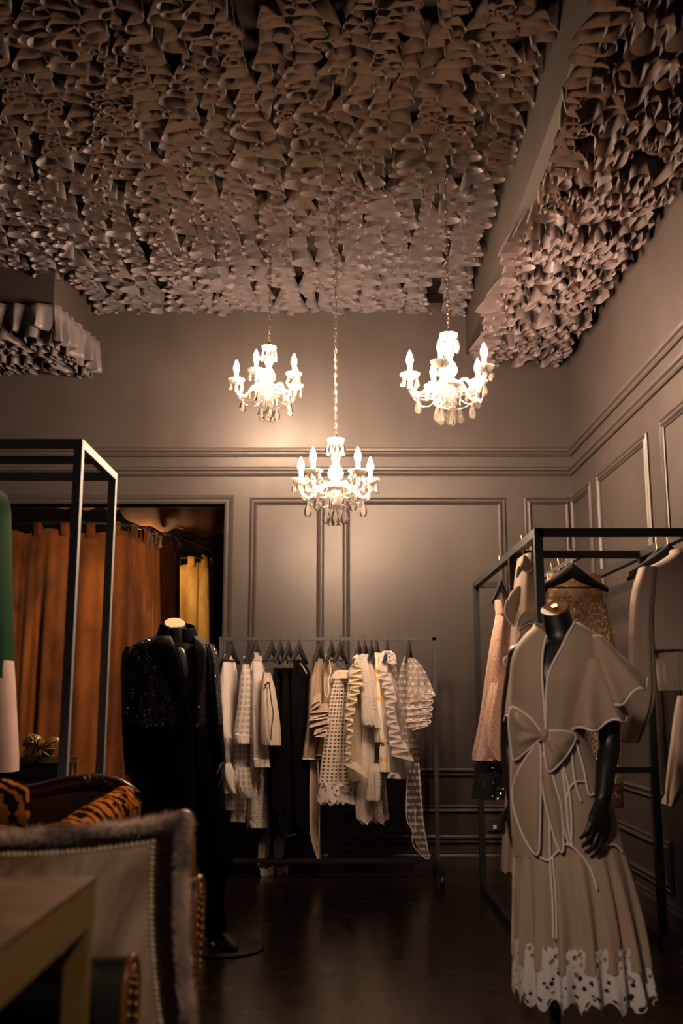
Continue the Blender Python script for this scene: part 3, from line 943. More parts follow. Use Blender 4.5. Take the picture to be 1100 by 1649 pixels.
# 11 cream ruffled top
hk(578, 'cream tulle ruffled top', dx=12)
g = garm('cream_ruffled_top', 'cream tulle top covered in gathered ruffles, right of the crochet skirt', 'top', 576, 1250, 7.03)
part(g, 'body', M['cream_tulle'], [(1060, 570, 583), (1088, 563, 587), (1150, 560, 588), (1200, 558, 590), (1232, 558, 593), (1254, 566, 594)], 7.03, seed=21, hd=.1, hem=.02, hemn=6)
b = MB()
cascade(b, None, [(578, 1064), (570, 1072), (583, 1078), (562, 1088), (585, 1092), (561, 1100), (586, 1104), (563, 1110), (580, 1116), (558, 1124), (576, 1130), (556, 1140), (573, 1147), (555, 1156), (570, 1164), (556, 1173), (570, 1182), (557, 1194), (566, 1200), (556, 1212), (566, 1218), (554, 1230), (572, 1240), (592, 1254)], 6.86, .09)
b.build('ruffle', M['cream_tulle'], g)
part(g, 'collar', M['white'], [(1055, 572, 584), (1062, 569, 585), (1072, 568, 586)], 6.94, hd=.03, t=.02, seed=22)
# 12 white eyelet long
hk(588, 'long white eyelet dress with raised sleeve', dx=12)
g = garm('eyelet_dress', 'longest white eyelet dress with a wide half sleeve, between cream tulle and yellow flowered tops', 'dress', 600, 1315, 7.03)
part(g, 'body', M['eyelet_fine'], [(1060, 583, 596), (1110, 585, 606), (1180, 588, 612), (1250, 584, 616), (1290, 579, 619), (1316, 581, 621)], 7.09, seed=23, hd=.1, hem=.05, hemn=4, famp=.02)
part(g, 'sleeve', M['eyelet_fine'], [(1053, 580, 592), (1080, 582, 597), (1120, 586, 604), (1160, 586, 611), (1172, 589, 612)], 6.92, hd=.04, t=.04, seed=24, hem=-.02, hemn=1)
part(g, 'pocket', M['eyelet_fine'], [(1230, 593, 613), (1262, 592, 614), (1286, 591, 612), (1289, 592, 610)], 6.93, hd=.02, t=.02, seed=24)
# 13 yellow floral
hk(598, 'white top with yellow flowers', dx=10)
g = garm('yellow_floral_top', 'white strappy top printed with yellow flowers, narrow, with a long gathered cuff', 'top', 615, 1240, 7.03)
part(g, 'body', M['floral'], [(1051, 603, 611), (1072, 604, 621), (1117, 605, 622), (1170, 608, 622), (1195, 611, 624)], 6.97, seed=25, hd=.07, t=.02)
part(g, 'cuff', M['floral'], [(1193, 613, 625), (1220, 613, 626), (1243, 614, 627)], 6.95, hd=.03, t=.024, seed=26, famp=.003)
# 14 white ruffled sheer
hk(607, 'white organza ruffled dress', dx=12)
g = garm('organza_ruffled_dress', 'sheer white organza dress with ruffle down its left side, right of the yellow flowered top', 'dress', 645, 1250, 7.03)
part(g, 'body', M['white_tulle'], [(1072, 607, 631), (1100, 612, 638), (1130, 620, 641), (1180, 624, 653), (1212, 627, 666), (1232, 628, 665), (1252, 629, 652)], 7.03, seed=27, hd=.09)
b = MB()
cascade(b, None, [(606, 1078), (624, 1084), (608, 1092), (632, 1098), (614, 1106), (636, 1113), (618, 1120), (640, 1128), (620, 1136), (637, 1144), (621, 1152), (640, 1160), (622, 1168), (645, 1176), (625, 1184), (648, 1192), (627, 1200), (660, 1208), (630, 1216), (667, 1226)], 6.87, .07)
b.build('ruffle', M['white_tulle'], g)
part(g, 'hem_band', M['white'], [(1244, 628, 654), (1249, 628, 652), (1254, 629, 650)], 7.02, hd=.09, t=.03, seed=27)
# 15 dotted sheer
hk(624, 'dotted sheer top with lace collar', dx=10)
g = garm('dotted_sheer_top', 'dotted sheer top with a white lace collar, behind the organza ruffled dress', 'top', 640, 1200, 7.1)
part(g, 'body', M['polka'], [(1054, 618, 631), (1070, 620, 635), (1120, 630, 643), (1170, 635, 652), (1210, 640, 656)], 7.17, seed=28, hd=.06)
part(g, 'collar', M['lace'], [(1048, 617, 630), (1056, 616, 633), (1066, 618, 634)], 7.0, hd=.05, t=.03, seed=29, hem=.02, hemn=8)
# 16 polka blouse
hk(659, 'polka dot organza blouse at the far end', dx=10)
g = garm('polka_dot_blouse', 'sheer polka dot blouse with tiered sleeve and long pointed tail, last on the rail', 'blouse', 665, 1380, 7.03)
part(g, 'body', M['polka'], [(1056, 651, 664), (1086, 643, 680), (1130, 641, 680), (1170, 648, 675), (1205, 652, 673)], 7.08, seed=30, hd=.09)
o, R = part(g, 'sleeve', M['polka'], [(1060, 658, 668), (1085, 659, 683), (1115, 656, 697), (1122, 655, 698)], 6.93, hd=.05, t=.04, seed=31)
b, pp = MB(), MB()
cascade(b, pp, [(656, 1118), (697, 1117), (694, 1122), (657, 1130), (694, 1128), (693, 1134), (653, 1142), (693, 1139), (691, 1145), (654, 1152), (692, 1150), (690, 1156), (653, 1163), (690, 1160), (689, 1166), (655, 1172), (690, 1168), (664, 1176)], 6.90, .08)
q = b.build('sleeve_tier', M['polka'], o); pp.build('tier_piping', M['piping'], o)
o, R = part(g, 'tail', M['polka_tail'], [(1195, 652, 673), (1250, 656, 677), (1310, 656, 681), (1340, 662, 684), (1362, 670, 688), (1377, 679, 690), (1385, 686, 690)], 7.08, hd=.04, t=.012, seed=32, famp=.006)
b = MB(); b.tube(smooth_path([P(656, 1250, 6.99), P(655, 1318, 6.99), P(668, 1335, 6.99), P(668, 1300, 6.99)], 5), .0035, 5)
b.tube(smooth_path([P(670, 1334, 6.99), P(664, 1347, 6.99), P(668, 1365, 6.99), P(689, 1384, 7.0), P(688, 1365, 7.0), P(680, 1313, 7.0), P(674, 1230, 7.0)], 5), .0035, 5)
b.build('piping', M['piping'], o)

# ------------------------------------------------------------------ black square frame racks
def box_rack(name, label, x0, x1, ys, z, mids, w=.038, low=None, base=True, mt='black_metal'):
    r = thing(name, label, 'clothes rack', ((x0 + x1) / 2, (ys[0] + ys[-1]) / 2, 0))
    for x in (x0, x1):
        b = MB(); b.bar((x, ys[0] - w / 2, z), (x, ys[-1] + w / 2, z), w); b.build('side_rail', M[mt], r, smooth=False)
        if base:
            b = MB(); b.bar((x, ys[0], w / 2), (x, ys[-1], w / 2), w); b.build('base_rail', M[mt], r, smooth=False)
    for y in ys:
        b = MB(); b.bar((x0, y, z), (x1, y, z), w); b.build('cross_bar', M[mt], r, smooth=False)
        for x in (x0, x1):
            if (x, y) in mids: continue
            b = MB(); b.bar((x, y, 0), (x, y, z - w / 2), w); b.build('post', M[mt], r, smooth=False)
    return r


RZ = P(868, 858, 4.54).z
RX0, RX1 = .907, 1.60
rk = box_rack('garment_rack', 'black square tube garment rack along the right wall behind the beige dress', RX0, RX1, (4.54, 5.25, 6.70), RZ, [(RX1, 4.54)])
zl = P(1040, 1240, 5.25).z
b = MB(); b.bar((RX0, 5.25, zl), (RX1, 5.25, zl), .03); b.build('low_bar', M['black_metal'], rk, smooth=False)
RXM = P(937, 893, 5.25).x
b = MB(); b.bar((RXM, 5.27, RZ), (RXM, 6.68, RZ), .026); b.build('hanging_bar', M['steel'], rk, smooth=False)
LX = P(128, 715, 3.9).x
lz = P(128, 715, 3.9).z
ld1 = 4.50
lk = box_rack('display_rack', 'tall black square tube rack at left in front of the rust velvet curtain', -2.0, LX, (3.9, ld1), lz, [], w=.034, base=False, mt='rack_steel')
b = MB(); ym = 4.17; b.bar((-2.0, ym, lz - .002), (LX, ym, lz - .002), .03); b.build('hanging_bar', M['black_metal'], lk, smooth=False)


def clothes(name, label, cat, rows, d, mat, hd=.2, n=48, folds=9, famp=.012, seed=0, nr=30, hem=0, hemn=0, front=0, hemtop=0, partname='body', root=None, top=True, sq=.8):
    """upright garment facing the camera: closed loft of (row, left, right)"""
    rng = random.Random(seed); ph = [rng.uniform(0, 6) for _ in range(4)]
    if root is None: root = garm(name, label, cat, (rows[-1][1] + rows[-1][2]) / 2, rows[-1][0], d)
    R = []
    for i in range(nr):
        k = i / (nr - 1)
        py = lerp(rows[0][0], rows[-1][0], k)
        q = interp(rows, py)
        a, c = P(q[1], py, d), P(q[2], py, d)
        hdk = (q[3] if len(q) > 3 else hd)
        cen, w = (a + c) / 2, (c.x - a.x) / 2
        ring = []
        for j in range(n):
            A = 2 * PI * j / n
            ca, sa = math.cos(A), math.sin(A)
            f = 1 + famp / max(w, .02) * (.2 + k) * (math.sin(folds * A + ph[0] + k) + .5 * math.sin(folds * 1.7 * A + ph[1]))
            z = cen.z - (hem * max(0, k - .8) / .2 * (.5 + .5 * math.sin(hemn * A + ph[2])) if hem else 0) + (hemtop * max(0, 1 - k * 5) * abs(math.sin(hemn * 1.5 * A + ph[3])) if hemtop else 0)
            ring.append(Vector((cen.x + w * math.copysign(abs(ca) ** sq, ca) * (1 + (f - 1) * abs(sa)), d + front + hdk * f * math.copysign(abs(sa) ** sq, sa), z)))
        R.append(ring)
    b = MB(); b.grid(R, True)
    if top: b.fan(R[0], True)
    o = b.build(partname, mat, root)
    return root, o, R


# pieces on the right rack
def rackhanger(x, y, what, wide=.19, face=True, hookm=None, clips=None, drop=0):
    return hanger_at(0, what, d=y, zbar=RZ + .012, hookm=hookm or M['brass'], clips=clips, group='hangers on the black garment rack', span=(wide, 0, 0) if face else (0.02, wide, 0), hookpx=x, drop=drop + .02, hs=1.7)


rackhanger(RX0, 5.65, 'black hanger holding the peach jacquard skirt on the left rail', .055, drop=.05)
g, o, R = clothes('jacquard_skirt', 'peach pink jacquard skirt with gathered swag side on the left rail of the black rack', 'skirt', [(968, 797, 822), (985, 799, 832), (1040, 789, 836), (1110, 779, 838), (1170, 770, 836), (1212, 761, 832), (1224, 761, 800)], 5.65, M['peach'], hd=.07, folds=7, famp=.008, seed=40, partname='skirt')
clothes('', '', '', [(1100, 790, 838), (1160, 779, 842), (1200, 780, 842), (1218, 788, 836), (1224, 797, 828)], 5.60, M['peach'], hd=.09, folds=9, famp=.018, seed=41, partname='swag', root=g)
clothes('', '', '', [(967, 796, 822), (976, 797, 826), (990, 799, 832)], 5.645, M['peach'], hd=.075, folds=7, famp=.003, seed=40, partname='waistband', root=g)
g, o, R = clothes('sequin_skirt', 'black sequined skirt hanging below the peach jacquard skirt', 'skirt', [(1190, 772, 818), (1215, 766, 822), (1260, 762, 824), (1286, 760, 822)], 5.86, M['sequin_black'], hd=.07, folds=5, famp=.008, seed=42, partname='skirt')
clothes('blush_slip', 'long blush pink slip hanging almost to the floor behind the beige dress', 'slip', [(1090, 822, 850), (1200, 819, 850), (1300, 815, 850), (1370, 810, 850), (1400, 809, 845)], 5.4, M['blush'], hd=.08, folds=8, famp=.014, seed=43, hem=.02, hemn=7)
# beige ruffled dress, edge on
rackhanger(RX0, 4.93, 'brass hooked hanger on the left rail nearest the rack corner post, holding a ruffled dress', .10, face=False, drop=.05)
g, o, R = clothes('ruffled_beige_dress', 'beige dress with white edged shoulder ruffles hanging edge on at the rack corner', 'dress', [(897, 838, 853), (915, 834, 858), (945, 830, 868), (1000, 826, 872), (1060, 822, 874), (1120, 818, 874), (1180, 818, 874), (1300, 824, 876), (1400, 828, 880)], 4.93, M['beige'], hd=.15, folds=5, famp=.010, seed=44)
RUFF_HOST = o
# gold lace dresses on the middle bar
for y, lab in ((5.42, 'brass hooked black hanger on the middle bar, nearest of the row'), (5.55, 'brass hooked black hanger holding the gold sequined lace dress'), (5.75, 'black hanger on the middle bar behind the gold sequined dress'), (5.95, 'black hanger deepest in the row on the middle bar')):
    rackhanger(RXM - .015, y, lab, .19, clips=M['brass'] if y == 5.55 else None)
g, o, R = clothes('gold_sequin_dress', 'gold sequined lace dress clipped on a black hanger behind the mannequin neck', 'dress', [(942, 884, 968), (970, 882, 974), (1010, 880, 984), (1060, 876, 994), (1150, 872, 1000), (1300, 868, 1004)], 5.56, M['gold_sequin'], hd=.06, folds=11, famp=.010, seed=45)
clothes('', '', '', [(924, 880, 966), (940, 882, 970), (962, 884, 972)], 5.54, M['gold_lace'], hd=.065, folds=4, famp=.004, seed=46, partname='lace_yoke', root=g)
# jacket on the right rail
rackhanger(1.575, 4.75, 'black hanger on the right rail holding the taupe cropped jacket', .2, drop=.0)
g, o, R = clothes('cropped_jacket', 'taupe high necked cropped jacket with long sleeves hanging at the right edge', 'jacket', [(893, 1078, 1124), (905, 1060, 1136), (917, 1036, 1152), (935, 1028, 1158), (1000, 1034, 1152), (1047, 1042, 1146)], 4.72, M['taupe'], hd=.09, folds=5, famp=.006, seed=47, sq=.5)
clothes('', '', '', [(1044, 1054, 1146), (1070, 1056, 1142), (1100, 1060, 1138), (1112, 1064, 1134)], 4.74, M['taupe'], hd=.085, folds=14, famp=.012, seed=48, partname='waist_panel', root=g)
clothes('', '', '', [(886, 1080, 1122), (896, 1079, 1124), (910, 1072, 1130)], 4.70, M['taupe'], hd=.07, folds=3, famp=.002, seed=49, partname='collar', root=g, top=False)
for sg in (0, 1):
    mir = (lambda a: a) if sg == 0 else (lambda a: 2186 - a)
    rows = [(914, 1030, 1056), (950, 1019, 1054), (1000, 1015, 1050), (1060, 1014, 1053), (1105, 1014, 1056), (1140, 1014, 1050), (1175, 1006, 1036), (1196, 1003, 1026)]
    rows = [(r[0], min(mir(r[1]), mir(r[2])), max(mir(r[1]), mir(r[2]))) for r in rows]
    clothes('', '', '', rows, 4.66, M['taupe'], hd=.055, folds=6, famp=.006, seed=50 + sg, partname='sleeve', root=g)
rackhanger(1.575, 4.92, 'black hanger behind the cropped jacket, holding the pointed taupe skirt', .16)
clothes('pointed_skirt', 'taupe skirt panel with slanting pointed hem below the cropped jacket', 'skirt', [(1120, 1092, 1140), (1150, 1086, 1140), (1200, 1080, 1140), (1250, 1074, 1130), (1285, 1072, 1090), (1296, 1072, 1078)], 4.92, M['taupe'], hd=.05, folds=5, famp=.008, seed=53)

# pieces on the left rack
def lefthanger(x, y, what): return hanger_at(0, what, d=y, zbar=lz + .01, hookm=M['chrome'], group='hangers on the tall left rack', span=(.03, .19, 0), hookpx=x)


gx = P(4, 800, ym).x - .1
lefthanger(gx, ym, 'hanger holding the emerald green jacket on the tall left rack')
clothes('green_jacket', 'emerald green jacket hanging at the left edge on the tall rack', 'jacket', [(782, -70, -8), (792, -86, 4), (806, -92, 10), (860, -92, 12), (960, -92, 14), (1060, -92, 16), (1092, -92, 17)], ym, M['green'], hd=.17, folds=3, famp=.004, seed=54)
lefthanger(gx - .06, ym, 'hanger holding the pale pink skirt on the tall left rack')
clothes('pale_pink_skirt', 'pale pink straight skirt below the green jacket at the left edge', 'skirt', [(1064, -80, 18), (1085, -84, 20), (1150, -86, 23), (1215, -88, 26), (1242, -88, 26)], ym, M['pale_pink'], hd=.12, folds=3, famp=.006, seed=55)
# ------------------------------------------------------------------ helpers for figures
def proj(p):
    dx, dy, dz = p.x, p.y, p.z - CAMZ
    k = dy * CT + dz * ST
    return 550 + F * dx / k, 824.5 - F * (-dy * ST + dz * CT) / k


def surf(px, py, rows, dc, out=.006):
    """point on the front of a loft given by rows, seen at a pixel"""
    d = dc - rows[0][3]
    for _ in range(6):
        p = P(px, py, d)
        pyc = proj(Vector((0, dc, p.z)))[1]
        q = interp(rows, pyc)
        a, c = P(q[1], pyc, dc), P(q[2], pyc, dc)
        w = (c.x - a.x) / 2
        s = max(-.98, min(.98, (p.x - (a.x + c.x) / 2) / w))
        d = dc - q[3] * (1 - abs(s) ** 2) ** .5 - out
    return P(px, py, d)


def opened(rows, dc, n=60, nr=26, sub=1, folds=0, famp=0, seed=0):
    """loft open at the front between two edges: rows (row, left, right, half depth, edge left, edge right)"""
    R = []
    rng = random.Random(seed); p1 = rng.uniform(0, 6)
    for i in range(nr):
        k = i / (nr - 1)
        py = lerp(rows[0][0], rows[-1][0], k)
        _, xl, xr, hd, eL, eR = interp(rows, py)
        sc = (dc - hd * .9) / dc
        eL, eR = 550 + (eL - 550) * sc, 550 + (eR - 550) * sc
        a, c = P(xl, py, dc), P(xr, py, dc)
        cx, w = (a.x + c.x) / 2, (c.x - a.x) / 2
        ac = lambda e: -math.acos(max(-.999, min(.999, (P(e, py, dc).x - cx) / w)))
        A0, A1 = ac(eR), ac(eL) + 2 * PI
        ring = []
        for j in range(n):
            A = lerp(A0, A1, j / (n - 1))
            f = 1 + famp / w * (.3 + k) * math.sin(folds * A + p1)
            ring.append(Vector((cx + w * math.cos(A), dc + hd * f * math.sin(A), a.z)))
        R.append(ring)
    return R


def petal(outline, d, bulge=.02, thick=.008, n=4, rings=5, depthf=None, crease=0, cc=None):
    """puffed cloth piece with a given outline; d may be a function of pixel"""
    pts = smooth_path([(x, y, 0) for x, y in outline], n, True)
    cx = sum(p.x for p in pts) / len(pts); cy = sum(p.y for p in pts) / len(pts)
    df = depthf or (lambda x, y: d)
    kx, ky = cc or (cx, cy)
    front, back = [], []
    for i in range(rings + 1):
        t = 1 - i / rings
        rf, rb = [], []
        for p in pts:
            x, y = cx + (p.x - cx) * t, cy + (p.y - cy) * t
            b = bulge * (1 - t * t)
            if crease: b += crease * math.sin(9 * math.atan2(y - ky, x - kx)) * min(1, 2.2 * (1 - t))
            rf.append(P(x, y, df(x, y) - b)); rb.append(P(x, y, df(x, y) + thick + b * .3))
        front.append(rf); back.append(rb)
    mb = MB()
    mb.grid(list(reversed(back[:-1])) + front[:-1], True)
    mb.fan(front[-2]); mb.fan(back[-2], True)
    return mb, front[0]


def hand(mb, W, D, N, L, side, k=1.0):
    """five fingered relaxed hand: W wrist, D towards the fingertips, N palm normal, side = +-1 thumb side"""
    D, N = Vector(D).normalized(), Vector(N).normalized()
    S = D.cross(N).normalized(); N = S.cross(D).normalized()
    R = []
    for t, w, h in ((-.12, .024, .020), (0, .025, .019), (.15, .031, .018), (.32, .038, .016), (.48, .039, .013), (.54, .033, .010)):
        c = Vector(W) + D * (t * L)
        R.append([c + S * (w * k * math.cos(2 * PI * j / 14)) + N * (h * k * math.sin(2 * PI * j / 14)) for j in range(14)])
    mb.grid(R, True); mb.fan(R[0], True); mb.fan(R[-1])
    for i, (off, ln, cu) in enumerate(((-.028, .44, .24), (-.010, .50, .30), (.010, .46, .36), (.027, .36, .42))):
        off = off * side * -1 * -1
        b = Vector(W) + D * (.46 * L) + S * (off * k)
        dirv = (D + S * off * 2.2).normalized()
        pts, rad = [b], [.0095 * k]
        for q, seg in enumerate((.42, .32, .26)):
            an = cu * (q + .6)
            v = dirv * math.cos(an) + N * math.sin(an)
            pts.append(pts[-1] + v * (ln * L * seg)); rad.append((.0092, .0082, .0058)[q] * k)
        mb.tube(smooth_path(pts, 3), [lerp(rad[0], rad[-1], i_ / 9) for i_ in range(10)], 8)
    b = Vector(W) + D * (.10 * L) - S * (side * .022 * k)
    v1 = (D * .75 - S * side * .62 + N * .25).normalized(); v2 = (D * .95 - S * side * .22 + N * .3).normalized()
    pts = [b, b + v1 * (.24 * L), b + v1 * (.24 * L) + v2 * (.17 * L), b + v1 * (.24 * L) + v2 * (.29 * L)]
    mb.tube(smooth_path(pts, 3), [lerp(.0125, .0065, i_ / 9) * k for i_ in range(10)], 8)


def disc(c, nrm, rx, ry, th, ang=0):
    mb = MB()
    n_ = Vector(nrm).normalized()
    x = n_.cross(Vector((0, 1, 0))).normalized() * -1
    x = (Vector((1, 0, 0)) - n_ * n_.x).normalized(); y = n_.cross(x)
    R = [[Vector(c) + x * (rx * q * math.cos(2 * PI * j / 32)) + y * (ry * q * math.sin(2 * PI * j / 32)) + n_ * h for j in range(32)] for q, h in ((1, -th), (1, -.002), (.96, 0))]
    mb.grid(R, True); mb.fan(R[0], True); mb.fan(R[-1])
    return mb


# ------------------------------------------------------------------ dressed mannequin at the right
DC = 3.75
fm = thing('dressed_mannequin', 'headless black mannequin in a beige wrap dress with big bow and lace hem', 'mannequin', (P(905, 1500, DC).x, DC, 0))
body = [(980, 871, 916, .050), (1006, 876, 924, .050), (1022, 878, 930, .053), (1033, 864, 944, .062), (1046, 844, 962, .072), (1070, 838, 966, .088), (1110, 836, 956, .102), (1150, 840, 946, .098), (1186, 844, 928, .082), (1230, 836, 948, .094), (1280, 834, 958, .10), (1330, 838, 956, .095), (1345, 845, 950, .08)]
b = MB(); R = []
for i in range(44):
    py = lerp(980, 1345, i / 43)
    q = interp(body, py)
    a, c = P(q[1], py, DC), P(q[2], py, DC)
    ring = []
    for j in range(32):
        A = 2 * PI * j / 32
        tilt = (-.012 * math.cos(A) * -1 + .026 * math.sin(A)) * max(0, 1 - i / 8)
        bust = .022 * max(0, 1 - ((py - 1085) / 32) ** 2) * max(0, -math.sin(A)) ** 2 * (abs(math.cos(A)) + .3)
        ring.append(Vector(((a.x + c.x) / 2 + (c.x - a.x) / 2 * math.cos(A), DC + q[3] * math.sin(A) - bust, a.z + tilt)))
    R.append(ring)
b.grid(R, True); b.fan(R[0], True); b.fan(R[-1])
b.build('torso', M['mannequin_black'], fm)
top = R[0]
cc = sum(top, Vector((0, 0, 0))) / 32
cap = disc(cc + Vector((0, 0, .004)), (-.30, -.48, .83), .052, .056, .010).build('neck_cap', M['cap_wood'], fm)
disc(cc + Vector((0, 0, .004)) + Vector((-.30, -.48, .83)).normalized() * .008, (-.30, -.48, .83), .012, .012, .008).build('cap_screw', M['brass'], cap)
b = MB(); x0 = P(893, 1600, DC).x
b.tube([(x0, DC, .02), (x0, DC, P(893, 1350, DC).z)], .018, 14); b.build('stand_pole', M['black_metal'], fm)
b = MB(); b.lathe([(.001, 0), (.17, 0), (.172, .006), (.16, .012), (.03, .018), (.022, .05), (.001, .05)], 36, (x0, DC, .001)); b.build('base_plate', M['black_metal'], fm)
# arms with hands
for sgn, sh, el, wr, hd_, hl, nm in ((1, (968, 1052, 3.74), (981, 1195, 3.72), (970, 1288, 3.62), (958, 1350, 3.56), .195, 'arm'), (-1, (836, 1056, 3.82), (822, 1200, 3.86), (828, 1285, 3.80), (836, 1340, 3.76), .19, 'arm')):
    A, E, W, H_ = P(*sh), P(*el), P(*wr), P(*hd_)
    b = MB()
    pth = smooth_path([A, A.lerp(E, .5) + Vector((.006 * sgn, 0, 0)), E, E.lerp(W, .5), W], 5)
    rad = [interp([(0, .044), (.25, .044), (.5, .039), (.62, .039), (1.0, .028)], i / (len(pth) - 1))[1] for i in range(len(pth))]
    b.tube(pth, rad, 16)
    b.ball(A, .046, 14, 10)
    D = (H_ - W).normalized()
    hand(b, W + D * .012, D, Vector((-sgn * .35, .9, 0)), hl, -1 if sgn > 0 else 1, 1.1)
    b.build(nm, M['mannequin_black'], fm, remesh=.0042)

BOD = [(1003, 862, 931, .062, 862.5, 926), (1011, 857, 945, .072, 868, 921), (1020, 848, 958, .082, 880, 915), (1032, 838, 969, .092, 878, 909), (1045, 830, 975, .10, 875, 903), (1065, 824, 975, .108, 873, 892), (1085, 822, 971, .122, 872.5, 883), (1110, 821, 965, .125, 873.5, 879), (1140, 822, 955, .115, 875.5, 878.5), (1170, 824, 944, .102, 877, 878), (1192, 826, 938, .096, 877.2, 877.9)]
R = opened(BOD, DC, 70, 34, folds=13, famp=.0035, seed=4)
b = MB(); b.grid(R)
dress = b.build('wrap_dress', M['beige'], fm, solid=.003)
b = MB(); b.tube([r[0] + Vector((0, -.004, 0)) for r in R], .0042, 6); b.tube([r[-1] + Vector((0, -.004, 0)) for r in R[4:]], .0042, 6)
b.build('neckline_piping', M['piping'], dress)
SK = [(1185, 826, 939, .098), (1215, 823, 955, .115), (1260, 822, 974, .128), (1310, 823, 989, .134), (1350, 825, 1000, .138), (1376, 826, 1006, .142)]
clothes('', '', '', SK, DC, M['beige'], hd=.1, folds=6, famp=.003, seed=60, partname='upper_skirt', root=dress, top=False, sq=1.0)
TI = [(1360, 830, 1002, .134), (1380, 828, 1009, .150), (1420, 826, 1020, .168), (1470, 826, 1032, .182), (1520, 826, 1040, .194), (1545, 827, 1043, .198)]
clothes('', '', '', TI, DC, M['beige'], hd=.1, folds=17, famp=.020, n=170, seed=61, partname='tiered_skirt', root=dress, top=False, sq=1.0)
LA = [(1512, 826, 1039, .197), (1545, 827, 1043, .202), (1588, 828, 1050, .208)]
g_, lace, RL = clothes('', '', '', LA, DC, M['lace'], hd=.1, folds=17, famp=.021, n=260, nr=16, seed=61, partname='lace_hem', root=dress, top=False, hem=.04, hemn=23, hemtop=.012, sq=1.0)
# piping over the skirt
b = MB()
for ln in ([(905, 1238), (911, 1280), (915, 1330), (922, 1362)], [(921, 1212), (926, 1260), (936, 1290)], [(928, 1196), (940, 1238), (948, 1278), (957, 1278)],
           [(912, 1285), (920, 1265), (932, 1258), (944, 1260)], [(866, 1378), (882, 1385), (897, 1372), (908, 1360), (922, 1364), (938, 1380), (952, 1402), (962, 1432)], [(975, 1362), (990, 1360), (1002, 1372)],
           [(884, 1250), (886, 1380), (890, 1450), (891, 1510)], [(890, 1380), (895, 1450), (896, 1512)]):
    rows = [SK[0], SK[1], SK[2], SK[3], SK[4], (1400, 826, 1014, .162), (1470, 826, 1032, .190), (1540, 827, 1043, .205)]
    b.tube(smooth_path([surf(x, y, rows, DC, .012) for x, y in ln], 6), .0035, 5)
b.build('skirt_piping', M['piping'], dress)
SKX = [(1100, 821, 968, .125)] + SK[:-1] + [(1400, 826, 1014, .165)]
dfun = lambda off: (lambda x, y: surf(x, y, SKX, DC, 0).y - off)
bow = None
for nm, pl_, off, bl in (('bow_tail', [(869, 1198), (851, 1214), (834, 1243), (825, 1272), (829, 1308), (843, 1347), (860, 1374), (868, 1370), (870, 1322), (871, 1256)], .030, .012),
                         ('bow_tail', [(880, 1212), (890, 1250), (902, 1290), (906, 1322), (907, 1369), (898, 1364), (885, 1322), (874, 1272), (872, 1222)], .022, .010),
                         ('bow_tail', [(884, 1205), (905, 1230), (917, 1275), (921, 1330), (918, 1362), (909, 1335), (900, 1285), (888, 1245)], .012, .008),
                         ('bow_loop', [(873, 1184), (858, 1160), (838, 1144), (822, 1140), (819, 1165), (822, 1198), (828, 1224), (846, 1211), (868, 1192)], .035, .040),
                         ('bow_loop', [(878, 1180), (898, 1176), (926, 1182), (921, 1203), (903, 1228), (884, 1243), (878, 1222), (875, 1196)], .040, .034)):
    mb, edge = petal(pl_, 3.6, bl, .006, depthf=dfun(off), rings=9, crease=.007, cc=(876, 1185))
    o = mb.build(nm, M['beige'], dress)
    pm = MB(); pm.tube(edge, .0034, 5, True)
    pm2 = pm.build('bow_piping', M['piping'], dress)
mb, _ = petal([(872, 1176), (882, 1175), (884, 1186), (880, 1195), (871, 1194), (868, 1184)], 3.6, .02, .01, depthf=dfun(.045)); mb.build('bow_knot', M['beige'], dress)


def bell(rows, d, mat, name, seed, parent, n=90, nr=22, folds=6, famp=.012, hdm=1.0):
    """flutter sleeve: rows (row, centre, half width, tilt, half depth)"""
    rng = random.Random(seed); p1 = rng.uniform(0, 6)
    R = []
    for i in range(nr):
        k = i / (nr - 1)
        py = lerp(rows[0][0], rows[-1][0], k)
        _, cx, hw, tl, hd = interp(rows, py)
        ring = []
        for j in range(n):
            A = 2 * PI * j / n
            f = 1 + famp / max(hd, .03) * k ** 1.5 * 1.6 * math.sin(folds * A + p1)
            q = P(cx + hw * math.cos(A), py - tl * math.cos(A), d)
            ring.append(Vector((q.x, d + hd * f * math.sin(A), q.z + .012 * k * k * math.cos(folds * A + p1))))
        R.append(ring)
    b = MB(); b.grid(R, True)
    o = b.build(name, mat, parent, solid=.003)
    b = MB(); b.tube([q + Vector((0, 0, -.001)) for q in R[-1]], .0044, 6, True)
    b.build('sleeve_piping', M['piping'], dress)
    return o


bell([(1024, 955, 11, 0, .06), (1038, 960, 19, 2, .085), (1062, 968, 28, 8, .11), (1090, 981, 36, 17, .125), (1122, 997, 42, 25, .135)], 3.74, M['beige'], 'flutter_sleeve', 3, dress, famp=.010)
bell([(1060, 950, 16, 0, .09), (1100, 950, 36, 4, .115), (1140, 953, 46, 9, .125), (1166, 957, 52, 13, .13)], 3.73, M['beige'], 'flutter_sleeve', 8, dress, famp=.012)
bell([(1040, 840, 10, 0, .06), (1080, 834, 14, -2, .09), (1130, 830, 16, -4, .11), (1160, 829, 17, -4, .11)], 3.83, M['beige'], 'flutter_sleeve', 5, dress, famp=.008)

